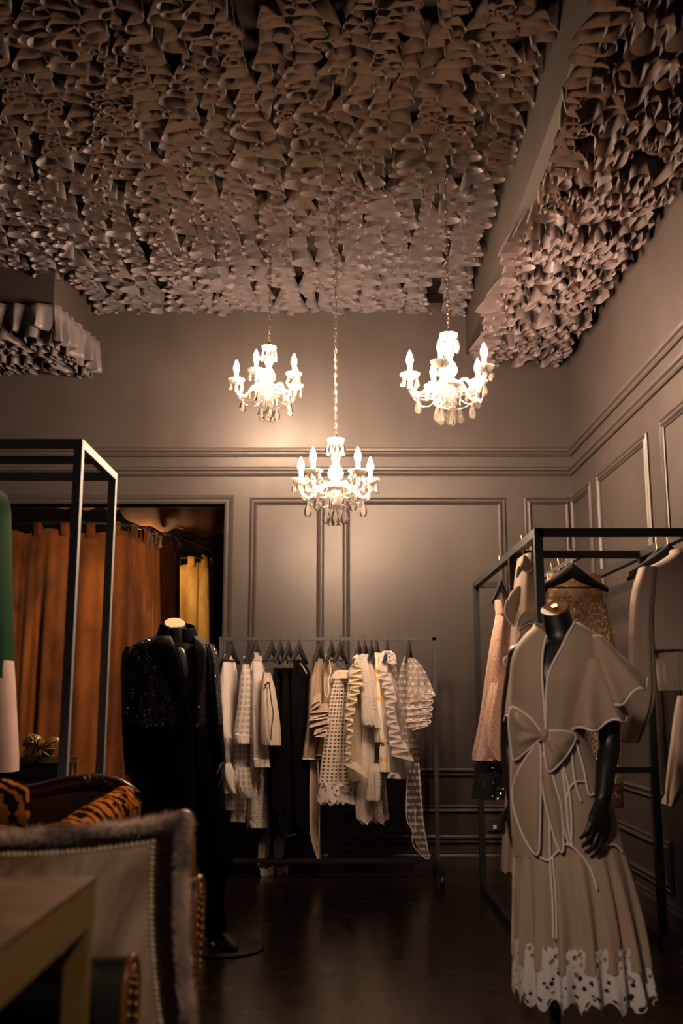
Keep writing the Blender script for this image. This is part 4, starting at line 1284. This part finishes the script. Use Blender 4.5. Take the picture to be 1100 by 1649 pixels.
for nm, pl_, d0, br in (('neck_ruffle', [(844, 893), (852, 900), (857, 914), (850, 922), (840, 918), (832, 930), (835, 912), (840, 900)], 4.76, .02),
                    ('shoulder_ruffle', [(838, 944), (824, 952), (815, 972), (814, 992), (827, 1008), (833, 990), (838, 966)], 4.75, .02),
                    ('sleeve_ruffle', [(846, 984), (866, 986), (874, 1006), (860, 1002), (846, 1006), (834, 1012), (836, 996)], 4.72, .025),
                    ('sleeve_ruffle', [(846, 1006), (872, 1012), (868, 1028), (852, 1024), (834, 1034), (836, 1018)], 4.73, .022),
                    ('sleeve_ruffle', [(848, 1028), (870, 1032), (862, 1048), (848, 1042), (834, 1052), (836, 1038)], 4.74, .02),
                    ('side_ruffle', [(842, 1046), (824, 1048), (812, 1062), (814, 1072), (828, 1070), (840, 1074), (846, 1060)], 4.74, .02)):
    mb, edge = petal(pl_, d0, br, .02)
    q = mb.build(nm, M['beige'], RUFF_HOST)
    pm = MB(); pm.tube([e_ + Vector((0, -.004, 0)) for e_ in edge[len(edge) // 4: len(edge) * 4 // 5]], .0055, 5); pm.build('piping', M['piping'], q) if 0 else pm.build('ruffle_piping', M['piping'], RUFF_HOST)

# ------------------------------------------------------------------ coat mannequin
DM = 5.2
mm = thing('coat_mannequin', 'headless mannequin in a long black sequined coat before the velvet curtains', 'mannequin', (P(300, 1500, DM).x, DM, 0))
b = MB(); R = []
nb = [(1005, 265, 298, .052), (1018, 266, 302, .052), (1030, 262, 310, .056), (1042, 225, 336, .09), (1070, 214, 338, .11), (1120, 220, 336, .11), (1180, 226, 332, .10), (1230, 226, 336, .11), (1300, 224, 344, .115), (1330, 230, 340, .10)]
for i in range(40):
    py = lerp(1005, 1330, i / 39); q = interp(nb, py); a, c = P(q[1], py, DM), P(q[2], py, DM)
    R.append([Vector(((a.x + c.x) / 2 + (c.x - a.x) / 2 * math.cos(2 * PI * j / 28), DM + q[3] * math.sin(2 * PI * j / 28), a.z + (.004 * math.cos(2 * PI * j / 28) * -1 + .022 * math.sin(2 * PI * j / 28)) * max(0, 1 - i / 4))) for j in range(28)])
b.grid(R, True); b.fan(R[0], True); b.fan(R[-1]); b.build('torso', M['mannequin_black'], mm)
cc = sum(R[0], Vector((0, 0, 0))) / 28
disc(cc + Vector((0, -.004, .006)), (.12, -.52, .84), .054, .058, .010).build('neck_cap', M['pale_wood'], mm)
UP = [(1026, 240, 322, .085, 275, 311), (1034, 222, 333, .105, 279, 313), (1046, 208, 342, .122, 282, 315), (1075, 206, 342, .130, 288, 317), (1110, 211, 341, .130, 297, 317), (1150, 216, 340, .128, 306, 316), (1173, 218, 341, .128, 311, 314)]
LO = [(1171, 218, 341, .128, 311, 314), (1210, 217, 345, .134, 312, 315), (1270, 211, 356, .150, 313, 320), (1330, 204, 367, .168, 315, 330), (1380, 200, 374, .178, 317, 340), (1406, 199, 377, .182, 318, 346)]
b = MB(); b.grid(opened(UP, DM, 70, 24)); coat = b.build('coat_bodice', M['sequin_black'], mm, solid=.005)
b = MB(); b.grid(opened(LO, DM, 80, 26, folds=8, famp=.008, seed=2)); b.build('coat_skirt', M['black_wool'], mm, solid=.005)
b = MB(); R = []
for i in range(8):
    k = i / 7; py = lerp(1006, 1034, k)
    a, c = P(lerp(259, 250, k), py, DM), P(lerp(313, 322, k), py + 5, DM)
    R.append([Vector(((a.x + c.x) / 2 + (c.x - a.x) / 2 * math.cos(A), DM + lerp(.075, .085, k) * math.sin(A), a.z + .02 * math.sin(A) * (1 - k) - .012 * math.cos(A))) for A in [lerp(-PI / 2 + .35, 1.5 * PI - .35, j / 35) for j in range(36)]])
b.grid(R); b.build('stand_collar', M['black_wool'], mm, solid=.004)
for nm, mt, rows, d in (('sleeve', 'sequin_black', [(1042, 203, 226, .07), (1052, 198, 228, .082), (1080, 195, 228, .085), (1120, 196, 227, .08), (1168, 197, 226, .072)], 5.2), ('sleeve_cuff', 'black_wool', [(1166, 197, 226, .072), (1210, 199, 225, .066), (1247, 202, 224, .058)], 5.19),
                        ('sleeve', 'sequin_black', [(1038, 328, 344, .07), (1050, 330, 350, .08), (1080, 334, 353, .085), (1120, 338, 356, .08), (1168, 343, 359, .072)], 5.22), ('sleeve_cuff', 'black_wool', [(1166, 343, 359, .072), (1200, 346, 361, .066), (1230, 349, 364, .058)], 5.21)):
    clothes('', '', '', rows, d, M[mt], hd=.07, folds=5, famp=.003, seed=70, partname=nm, root=mm, sq=1)
for w, h, sg in (((213, 1244, 5.18), (219, 1274, 5.12), -1), ((357, 1226, 5.2), (356, 1258, 5.15), 1)):
    b = MB(); W, H_ = P(*w), P(*h); hand(b, W, H_ - W, Vector((-sg, -.2, 0)), .19, sg, 1.08)
    b.build('hand', M['mannequin_black'], mm, remesh=.0045)
UPF = [(r[0], r[1], r[2], r[3]) for r in UP]
df = lambda x, y: surf(x, y, UPF, DM, 0).y - .014
for pl_ in ([(256, 1026), (243, 1036), (237, 1046), (258, 1080), (280, 1122), (303, 1164), (309, 1162), (300, 1118), (290, 1070), (278, 1036)], [(318, 1030), (326, 1040), (330, 1050), (328, 1090), (320, 1135), (314, 1164), (312, 1160), (315, 1110), (315, 1060), (312, 1036)]):
    mb, e = petal(pl_, 5.1, .006, .006, depthf=df); mb.build('lapel', M['black_wool'], mm)
mb, e = petal([(284, 1046), (294, 1044), (302, 1062), (303, 1084), (298, 1094), (292, 1086), (287, 1066)], 5.1, .012, .006, depthf=lambda x, y: 5.098); mb.build('cravat', M['grey_satin'], mm)
for rows, d in (([(1325, 322, 366, .085), (1400, 322, 364, .075), (1450, 326, 361, .065), (1480, 330, 363, .06), (1500, 334, 366, .062)], 5.2), ([(1325, 262, 312, .085), (1400, 266, 306, .075), (1450, 270, 304, .065), (1486, 272, 302, .06)], 5.32)):
    clothes('', '', '', rows, d, M['black_wool'], hd=.07, folds=4, famp=.006, seed=72, partname='trouser_leg', root=mm, sq=1)
for hx, tx, d0 in (((344, 1503, 5.26), (392, 1527, 4.99), 0), ((286, 1490, 5.36), (284, 1516, 5.10), 0)):
    A, T = P(*hx), P(*tx); A.z = .012; T.z = .012
    ex = (T - A).normalized(); sd = Vector((-ex.y, ex.x, 0)); L = .29; b = MB(); R = []
    for t, w, h in ((0, .012, .03), (.03, .030, .075), (.12, .036, .105), (.28, .036, .10), (.45, .040, .075), (.65, .047, .055), (.82, .044, .042), (.95, .026, .03), (1.0, .006, .018)):
        c = A - ex * .05 + ex * (L * t)
        R.append([c + sd * (w * math.cos(2 * PI * j / 16)) + Vector((0, 0, h * (.5 + .5 * math.sin(2 * PI * j / 16)))) for j in range(16)])
    b.grid(R, True); b.fan(R[0], True); b.fan(R[-1]); b.build('shoe', M['black_satin'], mm)
bx = P(360, 1525, 5.2).x
b = MB(); b.lathe([(.001, 0), (.20, 0), (.203, .004), (.19, .009), (.001, .009)], 48, (bx, 5.17, .001)); b.build('base_plate', M['black_metal'], mm)
b = MB(); b.tube([(bx - .045, 5.2, .009), (bx - .045, 5.2, .22)], .009, 10); b.lathe([(.001, .03), (.018, .028), (.02, .009)], 16, (bx - .045, 5.2, 0)); b.build('support_rod', M['chrome'], mm)

# ------------------------------------------------------------------ wooden table in the near left corner
tz = P(155, 1412, 1.92).z
tx = P(155, 1412, 1.92).x
t = thing('side_table', 'warm brown wooden table with a thick edge, cut by the lower left corner', 'table', (tx - .4, 1.5, 0))
b = MB(); b.box((tx - .95, .95, tz - .006), (tx, 1.92, tz)); b.build('tabletop', M['table_wood'], t, smooth=False)
b = MB(); b.box((tx - .954, .946, tz - .08), (tx, 1.92, tz - .0062)); b.build('apron', M['table_edge'], t, smooth=False)
for x, y in ((tx - .022, 1.898), (tx - .022, .968), (tx - .93, 1.898), (tx - .93, .968)):
    b = MB(); b.box((x - .021, y - .021, 0), (x + .021, y + .021, tz - .08)); b.build('leg', M['table_edge'], t, smooth=False, bevel=.004)

# ------------------------------------------------------------------ carved armchair carrying the pillow
ac = thing('carved_armchair', 'black leather armchair with walnut frame and brass nailheads holding the fur edged pillow', 'armchair', (-.70, 2.35, 0))
b = MB(); b.box((-1.0, 2.06, .30), (-.40, 2.64, .44)); b.build('seat', M['leather_black'], ac, smooth=False, bevel=.03)
for (y0, fx, fz0, fz1) in ((2.07, -.425, .42, .705), (2.64, -.375, .50, .755)):
    xb = -1.0
    b = MB(); R = []
    for i in range(10):
        t_ = i / 9
        x = lerp(xb, fx, t_); zt = lerp(.80, fz1, t_ ** .6)
        R.append([Vector((x, y0 + .045 * math.cos(2 * PI * j / 20), lerp(zt - .16, zt - .005, .5 + .5 * math.sin(2 * PI * j / 20)))) for j in range(20)])
    b.grid(R, True); b.fan(R[0], True); b.fan(R[-1])
    arm = b.build('arm', M['leather_black'], ac)
    # oval front panel with wooden rim and nailheads
    oc = Vector((fx + .012, y0, (fz0 + fz1) / 2)); ry, rz = .052, (fz1 - fz0) / 2
    el = [oc + Vector((.004 * math.sin(a * 2), ry * math.cos(a) * (1 + .18 * math.sin(a)), rz * math.sin(a))) for a in [2 * PI * k / 36 for k in range(36)]]
    b = MB(); b.fan(el); b.fan([p - Vector((.05, 0, 0)) for p in el], True); b.grid([[p - Vector((.05, 0, 0)) for p in el], el], True); b.build('arm_panel', M['leather_black'], arm)
    b = MB(); b.tube([p + Vector((.004, 0, 0)) for p in el], .0075, 8, True); b.build('arm_rim', M['chair_wood'], arm)
    b = MB()
    for k in range(34):
        a = 2 * PI * k / 34
        b.ball(oc + Vector((.008, (ry - .017) * math.cos(a) * (1 + .18 * math.sin(a)), (rz - .017) * math.sin(a))), .0048, 6, 4)
    b.build('nailheads', M['nail'], arm)
    b = MB(); b.tube(smooth_path([(fx - .02, y0, fz0 + .02), (fx - .005, y0, .38), (fx - .03, y0, .25), (fx - .015, y0, .08), (fx + .01, y0, .0)], 5), .022, 10); b.build('leg', M['chair_wood'], ac)
    b = MB(); b.tube(smooth_path([(xb, y0, .30), (xb - .03, y0, .15), (xb - .07, y0, 0)], 4), .022, 10); b.build('leg', M['chair_wood'], ac)
b = MB(); R = []
for i in range(9):
    z = lerp(.40, .88, i / 8)
    R.append([Vector((-1.0 - .06 * (i / 8) + .05 * math.cos(2 * PI * j / 24), 2.355 + .30 * math.copysign(abs(math.sin(2 * PI * j / 24)) ** .7, math.sin(2 * PI * j / 24)), z)) for j in range(24)])
b.grid(R, True); b.fan(R[0], True); b.fan(R[-1]); b.build('backrest', M['leather_black'], ac)
b = MB(); b.tube(smooth_path([(-1.06, 2.05, .86), (-1.07, 2.2, .90), (-1.07, 2.36, .92), (-1.06, 2.54, .91), P(40, 1345, 2.62), P(90, 1336, 2.66), P(150, 1337, 2.66), P(212, 1332, 2.66), P(270, 1322, 2.66), P(296, 1314, 2.66), P(303, 1330, 2.66), P(306, 1420, 2.66)], 5), .016, 8)
b.build('top_rail', M['chair_wood'], ac)
b = MB(); b.grid([[P(40, 1350, 2.665), P(90, 1341, 2.665), P(150, 1342, 2.665), P(212, 1337, 2.665), P(270, 1327, 2.665), P(298, 1320, 2.665)], [P(40, 1480, 2.68), P(90, 1480, 2.68), P(150, 1480, 2.68), P(212, 1480, 2.68), P(270, 1480, 2.68), P(302, 1480, 2.68)]])
b.build('wing', M['leather_black'], ac, solid=.02)


# fur edged pillow
def pil(s, t):
    """s,t in -1..1 -> pixel-sized frame of the pillow's face, as metres on its own plane"""
    cs = {(-1, 1): (-165, 1338), (1, 1): (296, 1316), (1, -1): (316, 1706), (-1, -1): (-160, 1706)}
    a = (1 - s) / 2; b_ = (1 - t) / 2
    x = (1 - b_) * (a * cs[(-1, 1)][0] + (1 - a) * cs[(1, 1)][0]) + b_ * (a * cs[(-1, -1)][0] + (1 - a) * cs[(1, -1)][0])
    y = (1 - b_) * (a * cs[(-1, 1)][1] + (1 - a) * cs[(1, 1)][1]) + b_ * (a * cs[(-1, -1)][1] + (1 - a) * cs[(1, -1)][1])
    x -= 17 * s * (1 - t * t); y += 20 * t * (1 - s * s)
    return x, y


def pp3(s, t, side=-1):
    x, y = pil(s, t)
    bulge = .085 * (max(0, 1 - s * s) * max(0, 1 - t * t)) ** .45
    wr = (.004 * math.sin(7 * s + 3 * t) + .009 * math.sin(17 * s + 2 * math.sin(5 * s)) * math.exp(-3.2 * (1 - t)) * (1 if t < .84 else 0)) * (1 - s * s)
    return P(x, y, 2.33 + .07 * t + .02 * s + side * (bulge + wr))


pw = thing('fur_edged_pillow', 'taupe velvet pillow with pearl trim and brown and grey fur border in the near armchair', 'pillow', pp3(0, -1, 0))
IS, IT = .80, .84


def patch(s0, s1, t0, t1, n=24, m=24, side=-1):
    return [[pp3(lerp(s0, s1, j / n), lerp(t0, t1, i / m), side) for j in range(n + 1)] for i in range(m + 1)]


b = MB(); b.grid(patch(-IS, IS, IT, -IT, 30, 30)); b.build('velvet_panel', M['pillow_velvet'], pw)
b = MB()
b.grid(patch(-1, 1, 1, IT, 40, 8)); b.grid(patch(-1, 1, -IT, -1, 40, 8)); b.grid(patch(-1, -IS, IT, -IT, 8, 30)); b.grid(patch(IS, 1, IT, -IT, 8, 30))
b.grid(patch(1, -1, 1, -1, 30, 30, 1)); b.build('fur_border', M['fur_brown'], pw, merge=True)
b = MB(); k = 0
per = []
for q in range(42): per.append((lerp(-IS, IS, q / 42), IT))
for q in range(36): per.append((IS, lerp(IT, -IT, q / 36)))
for q in range(42): per.append((lerp(IS, -IS, q / 42), -IT))
for q in range(36): per.append((-IS, lerp(-IT, IT, q / 36)))
rng = random.Random(4)
for s, t_ in per:
    p = pp3(s, t_) + Vector((0, -.004, 0)); b.ball(p, .0064 * rng.uniform(.8, 1.12), 7, 5)
b.build('pearl_trim', M['pearl'], pw)
# fur: short strands; the outer band is pale, the inner one dark
for nm, mt, lo, hi, cnt, ln in (('grey_fur_edge', 'fur_grey', .935, 1.0, 12000, .040), ('brown_fur_band', 'fur_brown', .84, .935, 7000, .02)):
    b = MB()
    for _ in range(cnt):
        e = rng.uniform(lo, hi)
        u = rng.uniform(-e, e)
        if rng.random() < .5: s, t_ = u, e
        else: s, t_ = e, u
        p = pp3(s, t_)
        ctr = pp3(s * .8, t_ * .8)
        o = (p - ctr).normalized()
        v = (o * rng.uniform(.5, 1) + Vector((rng.uniform(-.35, .35), rng.uniform(-.9, .1), rng.uniform(-.5, .2)))).normalized() * ln * rng.uniform(.6, 1.1)
        sd = v.cross(Vector((0, 1, .2))).normalized() * .0009
        i0 = len(b.v); b.v += [p - sd, p + sd, p + v * .6 + sd * .7 + Vector((0, 0, -.002)), p + v + Vector((0, 0, -.006)), p + v * .6 - sd * .7 + Vector((0, 0, -.002))]
        b.f.append([i0, i0 + 1, i0 + 2, i0 + 3, i0 + 4]); b.uv.append([(0, 0)] * 5)
    o = b.build(nm, M[mt], pw); o['kind'] = 'stuff'

# ------------------------------------------------------------------ tiger armchair behind it
tg = thing('tiger_armchair', 'dark leather armchair with tiger striped arm and carved crest in front of the left rack', 'armchair', (-1.12, 3.3, 0))
xa = P(205, 1290, 3.55).x - .02
b = MB(); b.box((xa - .80, 2.95, .22), (xa - .02, 3.62, .46)); b.build('seat', M['leather_brown'], tg, smooth=False, bevel=.03)
for sg in (0, 1):
    mx = (lambda x: x) if sg == 0 else (lambda x: 2 * (xa - .40) - x)
    pth = smooth_path([(mx(xa - .005), 3.62, .845), (mx(xa), 3.45, .838), (mx(xa - .01), 3.2, .826), (mx(xa - .03), 2.96, .80)], 5)
    b = MB(); R = []
    for p in pth:
        ring = []
        for j in range(18):
            a = 2 * PI * j / 18
            r_ = Vector((.062 * math.cos(a), 0, .052 * math.sin(a)))
            if math.sin(a) < -.5: r_.z = -.40; r_.x *= .8
            ring.append(p + r_)
        R.append(ring)
    b.grid(R, True); b.fan(R[0], True); b.fan(R[-1])
    arm = b.build('arm', M['tiger'], tg)
    e = pth[-1]
    b = MB(); R = [[e + Vector((.058 * q * math.cos(2 * PI * j / 40) * (1 + .06 * math.cos(12 * 2 * PI * j / 40)), -.012 - h, .048 * q * math.sin(2 * PI * j / 40) - .004)) for j in range(40)] for q, h in ((1, -.02), (1, 0), (.8, .012), (.4, .008), (.1, .016))]
    b.grid(R, True); b.fan(R[-1]); b.build('arm_scroll', M['leather_brown'], arm)
    b = MB(); b.tube([(mx(xa - .04), 2.98, .42), (mx(xa - .04), 2.97, .2), (mx(xa - .045), 2.96, 0)], [.03, .022, .018], 10); b.build('leg', M['dark_wood'], tg)
    b = MB(); b.tube([(mx(xa - .04), 3.60, .42), (mx(xa - .04), 3.62, .2), (mx(xa - .045), 3.66, 0)], [.03, .022, .018], 10); b.build('leg', M['dark_wood'], tg)
b = MB(); R = []
for i in range(8):
    z = lerp(.42, .88, i / 7)
    R.append([Vector((xa - .40 + .38 * math.copysign(abs(math.cos(2 * PI * j / 28)) ** .6, math.cos(2 * PI * j / 28)), 3.66 + .03 * i / 7 + .05 * math.sin(2 * PI * j / 28), z)) for j in range(28)])
b.grid(R, True); b.fan(R[0], True); b.fan(R[-1]); b.build('backrest', M['leather_brown'], tg)
crest = smooth_path([P(-150, 1290, 3.66), P(-90, 1276, 3.66), P(-20, 1280, 3.66), P(50, 1277, 3.66), P(100, 1266, 3.66), P(148, 1260, 3.66), P(188, 1265, 3.66), P(212, 1278, 3.62), P(220, 1284, 3.56)], 5)
b = MB(); b.tube(crest, [.020 + .012 * math.sin(PI * i / (len(crest) - 1)) for i in range(len(crest))], 12)
cr = b.build('crest_rail', M['dark_wood'], tg)
b = MB()
for k in range(7):
    a = lerp(-1.1, 1.1, k / 6); c = P(150, 1266, 3.625)
    b.tube([c, c + Vector((.03 * math.sin(a), -.008, .022 * math.cos(a))), c + Vector((.055 * math.sin(a), -.002, .04 * math.cos(a)))], [.004, .009, .003], 6)
b.build('carved_shell', M['dark_wood'], cr)
mb, e = petal([(-75, 1262), (-30, 1252), (15, 1256), (42, 1262), (47, 1290), (44, 1330), (0, 1340), (-60, 1335)], 3.30, .07, .05); o = mb.build('tiger_cushion', M['tiger'], None, origin=P(0, 1335, 3.3)); tag(o, 'tiger striped cushion at the left edge beside the pale pink skirt', 'cushion')

# ------------------------------------------------------------------ gilt frame with leaves
gf = thing('gilt_frame', 'carved gilt frame with leaf crest standing in front of the rust velvet curtain', 'frame', P(70, 1500, 5.7) * 1.0)
b = MB(); zt = P(90, 1223, 5.7).z; xr = P(117, 1223, 5.7).x; xl = P(-120, 1223, 5.7).x
b.bar((xl, 5.7, zt), (xr + .03, 5.7, zt), .05, .036); b.build('top_bar', M['gilt'], gf, smooth=False)
for x in (xl, xr):
    b = MB()
    for o_ in (-.02, 0, .02): b.tube([(x + o_, 5.69 + abs(o_), 0), (x + o_, 5.69 + abs(o_), zt - .02)], .010, 8)
    b.build('stile', M['gilt'], gf)
b = MB(); b.box((xl, 5.705, .02), (xr, 5.715, zt)); b.build('panel', M['black_satin'], gf, smooth=False)
for pl_ in ([(62, 1192), (50, 1196), (36, 1212), (28, 1228), (40, 1230), (55, 1222), (63, 1208)], [(60, 1206), (44, 1184), (56, 1182), (66, 1186), (66, 1196)], [(64, 1206), (70, 1192), (84, 1186), (96, 1190), (92, 1206), (80, 1218), (68, 1220)], [(60, 1210), (64, 1222), (52, 1232), (38, 1232)], [(48, 1184), (40, 1190), (36, 1200), (46, 1204), (58, 1198)]):
    mb, e = petal(pl_, 5.66, .03, .012); lf = mb.build('carved_leaf', M['gilt'], gf)
    cx = sum(x for x, y in pl_) / len(pl_); cy = sum(y for x, y in pl_) / len(pl_)
    b = MB()
    for (x, y) in pl_[1:]: b.tube([P(pl_[0][0], pl_[0][1], 5.645), P((pl_[0][0] + x) / 2, (pl_[0][1] + y) / 2, 5.625), P(lerp(pl_[0][0], x, .92), lerp(pl_[0][1], y, .92), 5.645)], .004, 5)
    b.build('leaf_vein', M['gilt'], lf)

# ------------------------------------------------------------------ velvet curtains beyond the doorway
def curtain(name, label, path, zt, zb, mat, amp, seed, waves=None, tabs=(), tabmat=None, dens=1.0, nr=24):
    root = thing(name, label, 'curtain', (path[0][0], path[0][1], zb))
    pts = smooth_path([(x, y, 0) for x, y in path], 40)
    rng = random.Random(seed)
    s, L = [0], 0
    for i in range(1, len(pts)): L += (pts[i] - pts[i - 1]).length; s.append(L)
    ph, phs = 0, []
    for i in range(len(pts)):
        if i: ph += (s[i] - s[i - 1]) * dens * 2 * PI / .16 * (1 + .5 * math.sin(s[i] * 5 + seed))
        phs.append(ph)
    wv = waves or (lambda t: 1)
    R = []
    for k in range(nr):
        t = k / (nr - 1)
        row = []
        for i, p in enumerate(pts):
            d = (pts[min(i + 1, len(pts) - 1)] - pts[max(i - 1, 0)]).normalized(); nm = Vector((d.y, -d.x, 0))
            a = amp * wv(s[i] / L) * (.25 + .75 * min(1, t * 3))
            f = a * (math.sin(phs[i] + .4 * math.sin(t * 3)) + .4 * math.sin(phs[i] * 2.3 + 1 + t))
            sag = .02 * math.cos(phs[i] * .5) * (1 - t)
            row.append(p + nm * f + Vector((0, 0, lerp(zt, zb, t) + (sag if k == 0 else 0))))
        R.append(row)
    b = MB(); b.grid(R); b.build('curtain_panel', mat, root, solid=.004)
    for q in tabs:
        i = int(q * (len(pts) - 1)); p = R[0][i]
        d = (pts[min(i + 1, len(pts) - 1)] - pts[max(i - 1, 0)]).normalized(); nm = Vector((d.y, -d.x, 0))
        b = MB(); w = .035
        prof = [(-.012, -.04), (-.022, .03), (-.020, .062), (0, .075), (.020, .062), (.022, .03), (.012, -.04)]
        b.grid([[p + d * (w * sx) + nm * h + Vector((0, 0, z)) for h, z in prof] for sx in (-1, -.3, .3, 1)])
        b.build('tab', tabmat or mat, root, solid=.003)
    return root, pts


Q = lambda px, d: (P(px, 900, d).x, d)
_, pts1 = curtain('velvet_curtain', 'wide rust velvet curtain on tabs behind the tall left rack', [Q(-130, 8.5), Q(-40, 8.3), Q(30, 8.15), Q(90, 8.1), Q(150, 8.12), Q(205, 8.25), Q(236, 8.45), Q(256, 8.75)], 2.56, .02, M['rust_velvet'], .04, 3,
                   waves=lambda t: .55 + .5 * math.cos(t * 9) if t < .78 else 1.25, tabs=(.1, .22, .35, .46, .56, .66, .74, .82, .87, .91, .95, .985), dens=.75)
_, pts2 = curtain('velvet_curtain', 'narrow dark rust velvet curtain between the wide rust curtain and the gold one', [Q(256, 9.15), Q(268, 9.1), Q(282, 9.2), Q(288, 9.4)], 2.60, .02, M['rust_dark'], .03, 6, tabs=(.2, .6, .95))
_, pts3 = curtain('velvet_curtain', 'gold velvet curtain lit by a lamp, behind the neck of the coat mannequin', [Q(262, 10.0), Q(290, 9.92), Q(320, 9.9), Q(338, 9.98), Q(348, 10.1)], 2.52, .02, M['gold_velvet'], .05, 9, tabs=(.2, .4, .62, .80, .88, .97), waves=lambda t: .5 if t < .6 else 1.2)
curtain('velvet_curtain', 'thin strip of rust velvet curtain between the gold curtain and the door casing', [Q(346, 10.3), Q(352, 10.28), Q(362, 10.3)], 2.54, .02, M['rust_dark'], .02, 12, tabs=(.5,))
for pts, z, lab in ((pts1, 2.625, 'curved black curtain rod carrying the wide rust velvet curtain'), (pts3, 2.585, 'black curtain rod carrying the gold velvet curtain')):
    b = MB(); b.tube([Vector((p.x, p.y, z)) for p in pts[::6]] + [Vector((pts[-1].x, pts[-1].y, z))], .014, 8)
    tag(b.build('curtain_rod', M['black_metal'], None, origin=(pts[0].x, pts[0].y, z)), lab, 'curtain rod')
b = MB(); b.tube(smooth_path([Vector(Q(262, 8.8) + (2.66,)), Vector(Q(300, 9.0) + (2.63,)), Vector(Q(335, 9.4) + (2.60,)), Vector(Q(348, 9.9) + (2.585,))], 8), .008, 6)
tag(b.build('curtain_rod', M['black_metal'], None, origin=Q(300, 9.0) + (2.6,)), 'thin curved bare rod beneath the copper drape, right of the wide rust curtain', 'curtain rod')


def swag(name, label, x0, x1, y0, y1, z0, z1, sag, seed, ang):
    R = []
    for i in range(30):
        u = i / 29; row = []
        for j in range(60):
            v = j / 59
            x, y = lerp(x0, x1, v), lerp(y0, y1, u)
            f = .028 * math.sin(v * 26 + ang * u * 9 + seed) + .014 * math.sin(v * 47 + ang * u * 15)
            row.append(Vector((x, y, lerp(z0, z1, u) - sag * (4 * u * (1 - u)) * (.4 + .6 * v) + f * (.4 + .6 * math.sin(PI * u)))))
        R.append(row)
    b = MB(); b.grid(R)
    tag(b.build(name, M['drape'], None, origin=((x0 + x1) / 2, (y0 + y1) / 2, z0), solid=.003), label, 'drape')


swag('ceiling_drape', 'copper satin drape swagged under the fitting room ceiling at the door top right', P(205, 830, 8.6).x, -.40, 7.72, 9.6, 2.95, 2.86, .36, 1, .9)
swag('ceiling_drape', 'smaller copper drape showing at the door top left, above the curtain tabs', P(60, 830, 8.6).x, P(228, 830, 8.6).x, 7.72, 9.0, 2.95, 2.93, .12, 4, .3)

# ------------------------------------------------------------------ wall socket
p = P(795, 1328, 7.49)
b = MB(); b.box((p.x - .05, 7.485, p.z - .045), (p.x + .05, 7.499, p.z + .045))
s = b.build('wall_socket', M['socket'], None, origin=(p.x, 7.49, p.z), smooth=False, bevel=.004); tag(s, 'dark wall socket plate with a small white switch low on the back wall', 'socket')
b = MB(); q = P(797, 1332, 7.48); b.box((q.x - .012, 7.474, q.z - .014), (q.x + .012, 7.486, q.z + .014)); b.build('switch', M['white_plastic'], s, smooth=False, bevel=.002)

# ------------------------------------------------------------------ light and camera
def lamp(name, kind, loc, energy, col, **kw):
    l = bpy.data.lights.new(name, kind); l.energy = energy; l.color = col
    for k, v in kw.items(): setattr(l, k, v)
    o = bpy.data.objects.new(name, l); o.location = loc; C.objects.link(o); return o


lamp('fitting_room_lamp', 'POINT', (P(240, 900, 9.35).x, 9.35, 2.35), 20, (1, .62, .30), shadow_soft_size=.06)
def spot(name, loc, aim, energy, size, blend=.6, soft=.12, col=(1, .75, .54)):
    o = lamp(name, 'SPOT', loc, energy, col, shadow_soft_size=soft, spot_size=math.radians(size), spot_blend=blend)
    o.rotation_euler = (Vector(aim) - Vector(loc)).to_track_quat('-Z', 'Y').to_euler()


spot('fill_spot_dress', (-.9, .2, 2.9), (.85, 3.75, 1.02), 270, 31, .7)  # added fill with no fixture, out of view, brightens the dress front
spot('fill_spot_armchair', (.9, -.3, 2.9), (-.72, 2.35, .75), 105, 32, .8)  # second added fill, unseen, lifts the pillow, armchair and table
w = bpy.data.worlds.new('shop_front'); bpy.context.scene.world = w; w.use_nodes = True
w.node_tree.nodes['Background'].inputs[0].default_value = (1, .93, .88, 1)
w.node_tree.nodes['Background'].inputs[1].default_value = .085

cam = bpy.data.cameras.new('camera'); co = bpy.data.objects.new('camera', cam); C.objects.link(co)
co.location = (0, 0, CAMZ); co.rotation_euler = (PI / 2 + TH, 0, 0)
cam.sensor_fit = 'VERTICAL'; cam.sensor_height = 36; cam.lens = 36 * F / 1649; cam.clip_start = .05
cam.dof.use_dof = True; cam.dof.focus_distance = 6.4; cam.dof.aperture_fstop = 2.4
sc = bpy.context.scene
sc.camera = co
vs = sc.view_settings
vs.view_transform = 'Standard'; vs.look = 'None'; vs.exposure = 0; vs.gamma = 1; vs.use_curve_mapping = False
cy = sc.cycles
cy.max_bounces = 7; cy.diffuse_bounces = 3; cy.glossy_bounces = 3; cy.transmission_bounces = 4; cy.transparent_max_bounces = 14
cy.caustics_reflective = False; cy.caustics_refractive = False
cy.sample_clamp_indirect = 3; cy.use_denoising = True
